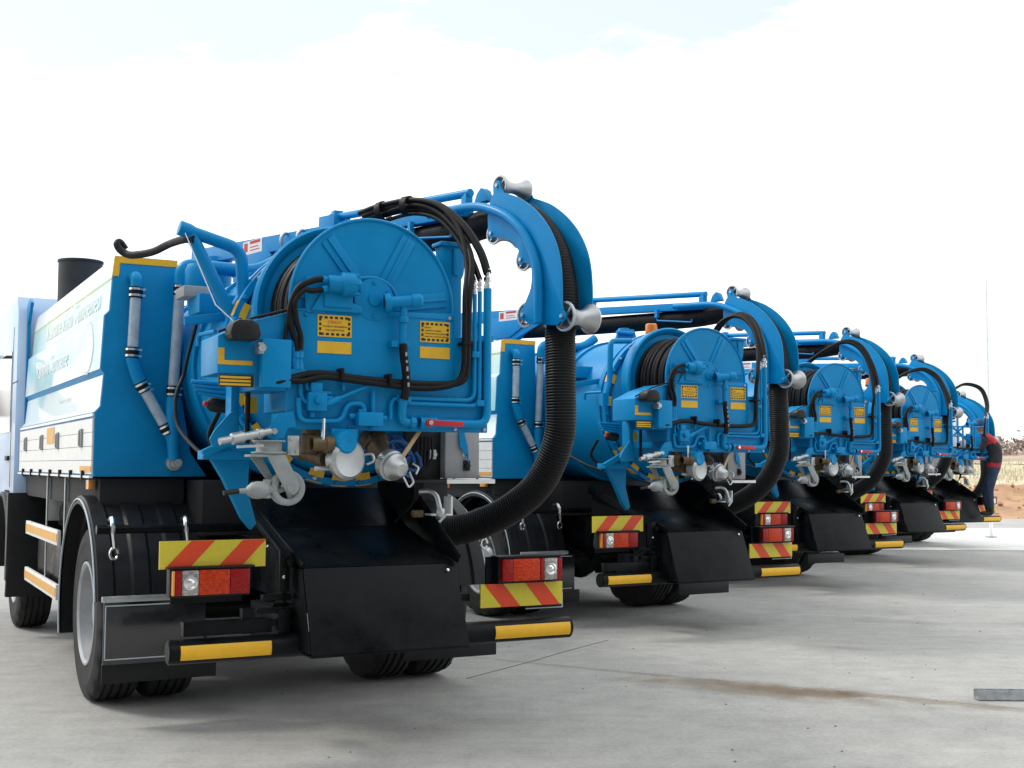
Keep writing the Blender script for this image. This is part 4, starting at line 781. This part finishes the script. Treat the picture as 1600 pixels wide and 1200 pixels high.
    part('extension_cylinder', ct, 'blue', BO, .002)
    hg = MB().tube(fillet([bpnt(-.95, bz(-.95) - .04, .0), bpnt(-.95, bz(-.95) - .13, .0), bpnt(-.5, bz(-.5) - .16, .0), bpnt(-.5, bz(-.5) - .13, .0)], .02), .008, 6); hg.cbox(bpnt(-.95, bz(-.95) - .06, 0), (.03, .04, .08)); part('hose_hanger', hg, 'blue', BO)
    lp = MB().prism([(-3.32, bz(-3.15) - .055), (-3.0, bz(-3.15) - .055), (-3.0, bz(-3.15) + .055), (-3.32, bz(-3.15) + .055)], lambda s_, z: bpnt(s_, z, -.0135), BOOM_N * .003); LP = part('maker_label', lp, 'plate', T)
    lt = MB()
    for z, a, b in ((.025, -3.2, -3.03), (-.005, -3.2, -3.06), (-.03, -3.2, -3.04)): lt.prism([(a, bz(-3.15) + z), (b, bz(-3.15) + z), (b, bz(-3.15) + z + (.024 if z > 0 else .008)), (a, bz(-3.15) + z + (.024 if z > 0 else .008))], lambda s_, zz: bpnt(s_, zz, -.0145), BOOM_N * .001)
    lt.prism([(-3.30, bz(-3.15) - .03), (-3.24, bz(-3.15) - .03), (-3.24, bz(-3.15) + .04), (-3.30, bz(-3.15) + .04)], lambda s_, zz: bpnt(s_, zz, -.0145), BOOM_N * .001); part('label_print', lt, 'redink', LP)
    gs2 = MB().prism([(-3.45, 3.10), (-2.95, 3.10), (-2.85, 3.0), (-3.15, 2.86), (-3.5, 2.86)], lambda s_, z: bpnt(s_, z, -.012), BOOM_N * .124); part('boom_gusset', gs2, 'blue', BO, .004)
    for s_ in (-2.35, -2.6):
        sk = MB().tube([bpnt(s_, bz(s_) + .0, -.015) + BOOM_N * (-.05 * math.sin(t)) + Vector((0, 0, -.06 * math.cos(t))) for t in [i * math.pi / 8 for i in range(9)]], .014, 8); part('lifting_shackle', sk, 'steel', BO)
    ps = MB(); q = bpnt(-3.9, 0, .05); ps.cyl((q.x, q.y, 2.45), (q.x, q.y, 3.12), .12, 20); ps.bar((q.x, q.y, 2.6), bpnt(-2.7, bz(-2.7) - .08, .05), .09, .09); part('boom_post', ps, 'blue', T, .004)
    def lobe(c, r, a0, a1, n=7): return [(c[0] + r * math.cos(R(a0 + (a1 - a0) * i / n)), c[1] + r * math.sin(R(a0 + (a1 - a0) * i / n))) for i in range(n + 1)]
    rol = [((-.016, 3.064), .068), ((-.072, 2.776), .068), ((.213, 2.578), .068), ((.235, 2.245), .076), ((.579, 2.206), .088)]
    oc = [(q.x, q.y) for q in spline([(.045, 3.010, 0), (.14, 2.975, 0), (.231, 2.932, 0), (.352, 2.848, 0), (.455, 2.744, 0), (.528, 2.627, 0), (.563, 2.516, 0), (.576, 2.40, 0), (.578, 2.29, 0)], 4)]
    ic = [(q.x, q.y) for q in spline([(.262, 2.33, 0), (.300, 2.392, 0), (.312, 2.46, 0), (.305, 2.52, 0), (.27, 2.548, 0)], 4)]
    prof = lobe(rol[0][0], .032, 180, -15) + oc + lobe(rol[4][0], .034, 70, -110) + [(.53, 2.158), (.29, 2.182)] + lobe(rol[3][0], .034, -70, -250) + ic + lobe(rol[2][0], .032, -40, -200) + [(.19, 2.635), (.14, 2.69), (.06, 2.728), (.0, 2.735)] + lobe(rol[1][0], .032, -50, -185) + [(-.105, 2.82), (-.108, 2.888), (-.085, 2.977), (-.055, 3.02)]
    for off in (-.012, .225):
        part('guide_plate', MB().prism(prof, lambda s_, z: bpnt(s_, z, off), BOOM_N * .010), 'blue', BO, .002)
    ws = MB().tube(spline([bpnt(-.70, bz(-.7) + .0, -.03), bpnt(-.405, 2.975, -.035), bpnt(-.25, 2.965, -.035), bpnt(-.101, 2.935, -.035), bpnt(.092, 2.858, -.035), bpnt(.232, 2.757, -.035), bpnt(.323, 2.645, -.035), bpnt(.383, 2.52, -.035), bpnt(.402, 2.38, -.035), bpnt(.402, 2.18, -.035)], 5), .028, 14); part('guide_tube', ws, 'blue', BO)
    sp_ = MB().prism([(.60, 2.24), (.60, 2.27), (.56, 2.50), (.47, 2.72), (.35, 2.84), (.34, 2.83), (.46, 2.71), (.55, 2.50)], lambda s_, z: bpnt(s_, z, .0), BOOM_N * .222)
    for (c, r) in rol:
        o = bpnt(c[0], c[1], .004); L_ = .215; n_ = 9
        pr_ = [(r * (.50 + .50 * (2 * k / n_ - 1) ** 2), .012 + (L_ - .024) * k / n_) for k in range(n_ + 1)]
        pr_ = [(r - .012, 0), (r - .002, 0), (r, .006)] + pr_ + [(r, L_ - .006), (r - .002, L_), (r - .012, L_), (r - .016, L_ - .02), (.018, L_ - .05)]
        pr_ = [(.018, .05), (r - .016, .02)] + pr_
        RL = part('guide_roller', MB().lathe(pr_, o, BOOM_N, 32), 'steel', T)
        spk = MB()
        for k in range(4):
            t = R(45 + 90 * k); dd = BOOM_D * math.cos(t) + Vector((0, 0, math.sin(t))); spk.bar(o + BOOM_N * .012 + dd * .01, o + BOOM_N * .012 + dd * (r - .010), .010, .012, BOOM_N)
        part('spokes', spk, 'steel', RL)
        part('roller_bolt', MB().lathe([(.001, -.012), (.012, -.012), (.013, 0)], bpnt(c[0], c[1], -.011), BOOM_N, 6), 'steel', RL)
    # corrugated suction hose
    cp_ = spline([bpnt(-3.6, bz(-3.6) - .17, .11), bpnt(-2.5, bz(-2.5) - .16, .11), bpnt(-1.4, bz(-1.4) - .135, .11), bpnt(-.6, bz(-.6) - .115, .11), bpnt(-.2, 2.885, .11), bpnt(.06, 2.875, .11), bpnt(.24, 2.775, .11), bpnt(.37, 2.62, .11), bpnt(.435, 2.44, .11), bpnt(.45, 2.25, .115), bpnt(.43, 2.12, .11), Vector((1.262, .375, 1.82)), Vector((1.262, .385, 1.53)), Vector((1.21, .50, 1.27)), Vector((1.10, .66, 1.105)), Vector((.95, .85, .995)), Vector((.78, 1.02, .95)), Vector((.55, 1.2, .94)), Vector((.3, 1.3, .94))], 24)
    dist = 0; rs = []; P2 = []; step = .0042; acc = 0
    for a, b in zip(cp_, cp_[1:]):
        L_ = (b - a).length; t = step - acc
        while t <= L_:
            P2.append(a.lerp(b, t / L_)); t += step
        acc = L_ - (t - step)
    rs = [(.0895, .0915, .0895, .0868)[i % 4] for i in range(len(P2))]
    part('suction_hose', MB().tube(P2, rs, 20), 'hose', T, sharp=60)
    # ---- cab, exhaust
    cabp = [(5.02, .62), (5.02, 2.60), (5.12, 2.74), (6.45, 2.70), (6.72, 2.35), (6.86, 1.75), (6.9, .55), (6.15, .5), (6.07, .75), (5.9, 1.0), (5.65, 1.13), (5.3, 1.13), (5.1, 1.02), (5.03, .75)]
    CB = part('cab', MB().prism(cabp, lambda y, z: (-1.19, y, z), (2.38, 0, 0)), 'cabp', T, .03)
    for sd in (-1, 1): part('side_deflector', MB().prism([(4.97, 1.25), (4.97, 2.50), (4.80, 2.66), (4.90, 2.70), (5.03, 2.66), (5.03, 1.25)], lambda y, z: (sd * 1.11 - .0125, y, z), (.025, 0, 0)), 'blue', CB, .004)
    for sd in (-1, 1):
        part('door_window', MB().prism([(5.35, 1.62), (5.35, 2.30), (6.25, 2.30), (6.48, 1.95), (6.52, 1.62)], lambda y, z: (sd * 1.192 - .003, y, z), (.006, 0, 0)), 'glass', CB)
        part('door_seam', MB().box((min(sd * 1.1905, sd * 1.193), 5.28, 1.16), (max(sd * 1.1905, sd * 1.193), 5.29, 2.5)).box((min(sd * 1.1905, sd * 1.193), 4.86, 2.02), (max(sd * 1.1905, sd * 1.193), 5.28, 2.028)), 'ink', CB)
        part('door_handle', MB().box((min(sd * 1.191, sd * 1.21), 5.36, 1.38), (max(sd * 1.191, sd * 1.21), 5.54, 1.42)), 'plastic', CB, .004)
        mr = MB().tube(fillet([(sd * 1.18, 6.5, 2.34), (sd * 1.44, 6.62, 2.36), (sd * 1.44, 6.62, 1.7)], .04), .016, 8); mr.box((min(sd * 1.35, sd * 1.53), 6.58, 1.72), (max(sd * 1.35, sd * 1.53), 6.70, 2.28)); part('wing_mirror', mr, 'plastic', CB, .008)
        fg = MB(); vs = []; na = 20
        for j in range(na + 1):
            a = R(-20 + 205 * j / na)
            for x, r in ((.80, .62), (1.235, .62), (1.245, .60), (1.235, .585), (.80, .585)): vs.append((sd * x, 5.45 - r * math.cos(a), .5 + r * math.sin(a)))
        fs = [(j * 5 + i, j * 5 + (i + 1) % 5, (j + 1) * 5 + (i + 1) % 5, (j + 1) * 5 + i) for j in range(na) for i in range(5)] + [tuple(range(5)), tuple(na * 5 + i for i in range(5))]
        fg.add(vs, fs); fg.box((min(sd * .8, sd * 1.245), 4.84, .42), (max(sd * .8, sd * 1.245), 4.95, 1.12)); part('front_mudguard', fg, 'plastic', T, .004)
    part('windscreen', MB().prism([(6.885, 1.72), (6.74, 2.36), (6.75, 2.365), (6.9, 1.72)], lambda y, z: (-1.0, y, z), (2.0, 0, 0)), 'glass', CB)
    ex = MB().lathe([(.165, -.4), (.165, .42), (.172, .425), (.172, .44), (.155, .44), (.150, .2), (.001, .2)], (-.83, 4.25, 2.50), (0, 0, 1), 28); ex.cyl((-.83, 4.25, 1.6), (-.83, 4.25, 2.2), .08, 14); part('air_intake', ex, 'intake', T)
    return T

T1 = make_rear(make_truck())
def copy_tree(o, parent=None, skip=()):
    c = o.copy(); C.objects.link(c)
    if parent: c.parent = parent
    for ch in KIDS.get(o.name, ()):
        if ch.name.split('.')[0] not in skip and ch.name not in BUNDLE: copy_tree(ch, c, skip)
    return c
KIDS = {}
for o in list(C.objects):
    if o.parent: KIDS.setdefault(o.parent.name, []).append(o)
GRP = 'blue vacuum tanker trucks parked in a slanted row'
SPOT = [(-.656, 6.253, 28.03, .017), (1.591, 10.491, 31.07, -.024), (3.626, 14.121, 29.51, -.003), (5.795, 17.898, 33.29, .015), (7.68, 21.45, 31.0, 0)]
LABELS = ['nearest blue vacuum truck at left, with a black hose lying over its flank box',
          'second blue vacuum truck of the row, its orange beacon showing left of the reel',
          'third blue vacuum truck, next beyond the one whose orange beacon shows',
          'fourth blue vacuum truck, parked beside the one the worker stands on',
          'farthest blue vacuum truck with lowered boom, a worker standing on its bumper']
WH = ('wheel', 'rear_axle')
trucks = []
for i, (x, y, a, dz) in enumerate(SPOT):
    if i == 0: t = T1
    elif i < 4: t = copy_tree(T1, None, ('hose_sleeve', 'hose_cradle', 'wash_hose'))
    else: t = copy_tree(T1, None, ('hose_sleeve', 'hose_cradle', 'wash_hose', 'hose_reel', 'rear_panel', 'panel_seam', 'warning_sign', 'yellow_plate', 'motor_bracket', 'chain_guard', 'control_box', 'work_lamp', 'hazard_label', 'yellow_strip', 'tank_bracket', 'gauge_column'))
    t.location = (x, y, dz); t.rotation_euler = (0, 0, R(a)); t['label'] = LABELS[i]; t['category'] = 'truck'; t['group'] = GRP; trucks.append(t)
    if i:
        hr = MB().tube(fillet([(-.84, .22, 1.92), (-.775, .22, 2.10), (-.765, .22, 2.44), (-.52, .28, 2.46)], .05, 6), .024, 12); hr.cbox((-.835, .22, 1.95), (.06, .06, .10)); part('hand_rail', hr, 'blue', t)
PATHS = {1: [(.30, .45, 2.35), (.43, .32, 2.56), (.437, .15, 2.695), (.485, .0, 2.728), (.495, -.15, 2.64), (.453, -.28, 2.47), (.418, -.352, 2.31)],
         2: [(-.2, .5, 2.42), (-.066, .4, 2.521), (.098, .2, 2.717), (.306, .05, 2.842), (.407, -.1, 2.783), (.43, -.25, 2.56), (.416, -.352, 2.31)],
         3: [(-.05, .5, 2.50), (.062, .4, 2.626), (.16, .2, 2.76), (.34, .05, 2.815), (.46, -.1, 2.70), (.45, -.25, 2.48), (.416, -.352, 2.31)],
         4: [(.05, .35, 2.60), (.212, .2, 2.749), (.42, .08, 2.86), (.62, -.08, 2.78), (.60, -.22, 2.52), (.416, -.352, 2.31)]}
LONG = [(.296, -.378, 2.03), (.292, -.378, 1.83), (.27, -.378, 1.77), (.20, -.375, 1.748), (.028, -.37, 1.743), (-.267, -.37, 1.757), (-.42, -.37, 1.773), (-.52, -.37, 1.768), (-.60, -.38, 1.745), (-.67, -.385, 1.722), (-.71, -.37, 1.73)]
for i, P_ in PATHS.items():
    q = [Vector(v) for v in P_]; dip = Vector((0, 0, -.012 * i))
    for k, (dx, r, tail) in enumerate(((0, .022, []), (-.04, .017, [Vector((.325, -.372, 2.20))] + [Vector(v) + (dip if 1 < j_ < 9 else Vector()) for j_, v in enumerate(LONG)]), (-.02, .013, [Vector((.372, -.352, 2.28))]))):
        pts = [v + Vector((dx, -dx * .3, dx * .5)) for v in (q if not tail else q[:-1])] + tail
        part('hydraulic_hose', MB().tube(spline(pts, 6), r, 10), 'hose', trucks[i])
for t in trucks:
    for ch in t.children:
        n = ch.name.split('.')[0]
        if n in WH: ch.location.z -= t.location.z
        if t is trucks[4] and n in ('boom', 'suction_hose', 'boom_post', 'guide_roller', 'maker_label'): ch.location.z -= .33
# the farthest truck has an open tube frame in place of the reel panel
fr = MB()
for x in (-.58, -.2, .1, .42): fr.cyl((x, -.33, 1.52), (x, -.33, 2.1 if x < .4 else 2.3), .016, 10)
for z in (1.53, 1.72, 1.92, 2.08): fr.cyl((-.58, -.33, z), (.42, -.33, z), .014, 10)
part('open_frame', fr, 'blue', trucks[4])
rg = MB().lathe([(.40, -.01), (.42, -.01), (.42, .02), (.40, .02)], (-.17, -.2, 2.0), (0, 1, 0), 40, closed=True)
for k in range(3): t_ = R(30 + 60 * k); rg.bar((-.17 - .41 * math.cos(t_), -.2, 2.0 - .41 * math.sin(t_)), (-.17 + .41 * math.cos(t_), -.2, 2.0 + .41 * math.sin(t_)), .03, .02, (0, 1, 0))
part('bare_reel_ring', rg, 'blue', trucks[4])
for ch in trucks[4].children_recursive:      # its tank is painted white
    if ch.name.split('.')[0] in ('tank', 'tank_band', 'door_ring'):
        ch.material_slots[0].link = 'OBJECT'; ch.material_slots[0].material = M['white']

# ------------------------------------------------------------------ small things on the yard
ch = MB().prism([(0, 0), (.08, 0), (.08, .055), (.074, .055), (.074, .006), (.006, .006), (.006, .055), (0, .055)], lambda a, b: (0, a, b), (1.6, 0, 0))
o = link('metal_channel', ch.mesh('metal_channel', .001), 'galv'); o.location = (2.757, 7.40, .004); o.rotation_euler = (0, 0, R(-1.5)); o['label'] = 'galvanised metal channel lying on the concrete at the right edge'; o['category'] = 'metal channel'
pb = MB()
for i in range(150):
    x = random.uniform(-1.5, 5); y = random.uniform(5.5, 14); r = random.uniform(.003, .010)
    vs = [(x + r * math.cos(a) * random.uniform(.7, 1.3), y + r * math.sin(a) * random.uniform(.7, 1.3), .0005) for a in (0, 1.3, 2.6, 3.9, 5.1)] + [(x, y, r * .8)]
    pb.add(vs, [(k, (k + 1) % 5, 5) for k in range(5)])
M['grit'] = mat('grit', (.18, .16, .14), .9, var=.4, vscale=30)
o = link('loose_grit', pb.mesh('loose_grit'), 'grit'); o['kind'] = 'stuff'
lp = empty('lamp_post', 'thin pale grey pole standing behind the worker at the right', 'pole', (9.568, 24.80, 0))
part('pole', MB().tube([(0, 0, 0), (0, 0, 1.0), (0, 0, 5.2)], [.034, .032, .022], 14), 'white', lp); part('base_plate', MB().lathe([(.001, .03), (.12, .03), (.12, .002)], (0, 0, 0), (0, 0, 1), 16), 'steel', lp)
# hall added unseen behind the camera to keep low sky off the truck tails
hl = empty('sky_blocker_hall', 'long grey hall added unseen behind the camera to block low sky', 'building', (2, -9, 0))
M['sheet'] = mat('grey_wall_sheet', (.30, .31, .32), .7, var=.08); hw = MB(); cor = []
for i in range(121): cor += [(-30 + i * .5, 0), (-30 + i * .5 + .25, 0), (-30 + i * .5 + .28, .05), (-30 + i * .5 + .47, .05)]
cor = cor[:-2] + [(30.3, -14), (-30, -14)]
part('wall', hw.prism(cor, lambda x, y: (x, y, -.05), (0, 0, 13)), 'sheet', hl); part('roof', MB().box((-30.6, -14.5, 12.96), (30.9, .5, 13.3)), 'sheet', hl)
part('roller_door', MB().box((-3, .055, 0), (3, .09, 4.6)), 'greybox', hl)
# brick building far off at the left edge
bd = empty('building', 'low pale building with brown roof beyond the cab at the left edge', 'building', (-20, 44, 0))
M['wall'] = mat('pale_render', (.70, .66, .60), .9, var=.1); M['roof'] = mat('brown_roof', (.22, .12, .08), .9, var=.2, vscale=3)
part('wall', MB().box((-6, 0, -.1), (2.2, 8, 3.2)), 'wall', bd); part('roof', MB().prism([(-6.5, 3.2), (2.7, 3.2), (2.2, 4.2), (-6, 4.2)], lambda x, z: (x, -.4, z), (0, 8.8, 0)), 'roof', bd)
for x in (-4.6, -2.4, -.2):
    w = part('window', MB().box((x, -.04, 1.0), (x + 1.1, .0, 2.2)), 'white', bd); part('pane', MB().box((x + .08, -.055, 1.08), (x + 1.02, -.041, 2.12)), 'glass', w)
part('door', MB().box((1.0, -.05, 0), (1.9, 0, 2.1)), 'roof', bd)

# ------------------------------------------------------------------ worker on the bumper of the farthest truck
def skin_mesh(name, chains, sub=2):
    vs = []; es = []; rad = []; idx = {}
    for chn in chains:
        prev = None
        for key, p, r in chn:
            if key not in idx: idx[key] = len(vs); vs.append(p); rad.append(r)
            if prev is not None: es.append((prev, idx[key]))
            prev = idx[key]
    me = bpy.data.meshes.new(name); me.from_pydata(vs, es, []); o = bpy.data.objects.new(name, me); C.objects.link(o)
    sm = o.modifiers.new('s', 'SKIN'); sv = me.skin_vertices[0].data
    for i, r in enumerate(rad): sv[i].radius = r if isinstance(r, tuple) else (r, r); sv[i].use_root = (i == 0)
    o.modifiers.new('d', 'SUBSURF').levels = sub
    dg = bpy.context.evaluated_depsgraph_get(); m2 = bpy.data.meshes.new_from_object(o.evaluated_get(dg)); C.objects.unlink(o); bpy.data.objects.remove(o)
    for f in m2.polygons: f.use_smooth = True
    m2.name = name; return m2
PZ = .555
# figure faces local -x (image left), bends towards the truck; z measured from the soles
K = dict
ch_ = [
 [('pel', (.06, 0, .84), (.15, .13)), ('waist', (.075, 0, .97), (.14, .13)), ('chest', (.035, 0, 1.14), (.165, .145)), ('upch', (-.03, 0, 1.27), (.15, .12)), ('neck', (-.10, 0, 1.35), .055), ('head0', (-.14, 0, 1.40), .075), ('head1', (-.17, 0, 1.47), (.088, .078)), ('crown', (-.185, 0, 1.54), .06)],
 [('head1', (-.17, 0, 1.47), .088), ('face', (-.235, 0, 1.44), .052)],
]
for s_ in (-1, 1):
    ch_.append([('pel', (.06, 0, .84), .15), ('hip%d' % s_, (.045, s_ * .09, .76), .098), ('thi%d' % s_, (-.0 - .02 * s_, s_ * .105, .60), .085), ('kne%d' % s_, (-.06 - .05 * s_, s_ * .11, .44), .065), ('cal%d' % s_, (-.05 - .045 * s_, s_ * .11, .28), .058), ('ank%d' % s_, (-.03 - .04 * s_, s_ * .11, .09), .046), ('hee%d' % s_, (-.03 - .04 * s_, s_ * .11, .045), .045), ('bal%d' % s_, (-.13 - .04 * s_, s_ * .12, .035), .036), ('toe%d' % s_, (-.19 - .04 * s_, s_ * .125, .03), .028)])
    ch_.append([('upch', (-.03, 0, 1.27), .15), ('sho%d' % s_, (-.04, s_ * .165, 1.25), .072), ('elb%d' % s_, (-.14, s_ * .22, 1.02), .050), ('wri%d' % s_, (-.34, s_ * .16, .98), .034), ('pal%d' % s_, (-.41, s_ * .15, .985), (.036, .022))])
pm = skin_mesh('person', ch_)
M['cloth_black'] = mat('black_work_jacket', (.016, .017, .022), .85, var=.3, vscale=9, bump=.4, bscale=14); M['cloth_red'] = mat('red_jacket_yoke', (.42, .02, .035), .8, var=.2, vscale=9, bump=.3, bscale=14)
M['cloth_navy'] = mat('navy_trousers', (.018, .035, .075), .85, var=.3, vscale=9, bump=.4, bscale=12); M['skin'] = mat('skin', (.42, .23, .16), .55); M['boot'] = mat('black_boot', (.014, .013, .013), .5); M['capm'] = mat('blue_cap', (.03, .10, .24), .8)
person = link('person', pm, ['cloth_black', 'cloth_red', 'cloth_navy', 'skin', 'boot'])
for f in pm.polygons:
    c = f.center
    if c.x < -.30 and c.z > .9 and c.z < 1.1: k = 3
    elif c.z > 1.355 or (c.x < -.1 and c.z > 1.33 and abs(c.y) < .08): k = 3
    elif c.z > 1.165 and not (abs(c.y) > .20): k = 1
    elif .80 < c.z < .86 and abs(c.y) < .2 and c.x > -.12: k = 1
    elif c.z > .80 : k = 0
    elif c.z > .13: k = 2
    else: k = 4
    f.material_index = k
pt = Vector((8.28, 21.42, 0)); person.location = (pt.x, pt.y, PZ); person.rotation_euler = (0, 0, R(-28)); person.scale = (1.06, 1.06, 1.06)
person['label'] = 'person in black and red work jacket bending on the bumper of the farthest truck'; person['category'] = 'person'
def pp(nm, mb, m): return part(nm, mb, m, person)
cp = MB().lathe([(.098, 0), (.100, .03), (.09, .075), (.06, .105), (.001, .115)], (-.175, 0, 1.475), (-.15, 0, 1), 18); cp.prism([(-.27, -.06), (-.36, -.035), (-.36, .035), (-.27, .06)], lambda a, b: (a, b, 1.475), (0, 0, .012)); pp('cap', cp, 'capm')
for s_ in (-1, 1): pp('eye', MB().lathe([(.001, -.012), (.012, 0), (.001, .012)], (-.262, s_ * .03, 1.465), (-1, 0, 0), 8), 'ink')
pp('nose', MB().lathe([(.018, 0), (.014, .02), (.004, .035)], (-.275, 0, 1.435), (-1, 0, -.3), 8), 'skin'); pp('mouth', MB().box((-.283, -.022, 1.398), (-.272, .022, 1.405)), 'redink')
for s_ in (-1, 1):
    pp('ear', MB().lathe([(.001, -.008), (.02, -.004), (.024, .002), (.001, .008)], (-.165, s_ * .088, 1.445), (0, 1, 0), 10), 'skin')
    hd_ = []
    for q, (dy, ln) in enumerate(((-.027, .062), (-.009, .072), (.009, .068), (.026, .054))):
        b = (-.43, s_ * .15 + dy, .985); fch = MB().tube(spline([b, (b[0] - ln * .5, b[1], b[2] + .006), (b[0] - ln * .85, b[1], b[2] - .018), (b[0] - ln * .75, b[1], b[2] - .045)], 4), [.010] * 8 + [.009] * 4 + [.007], 8); pp('finger', fch, 'skin')
    pp('thumb', MB().tube(spline([(-.40, s_ * .15 - s_ * .03, .98), (-.425, s_ * .15 - s_ * .05, .965), (-.455, s_ * .15 - s_ * .045, .95)], 4), [.011] * 5 + [.009] * 4, 8), 'skin')
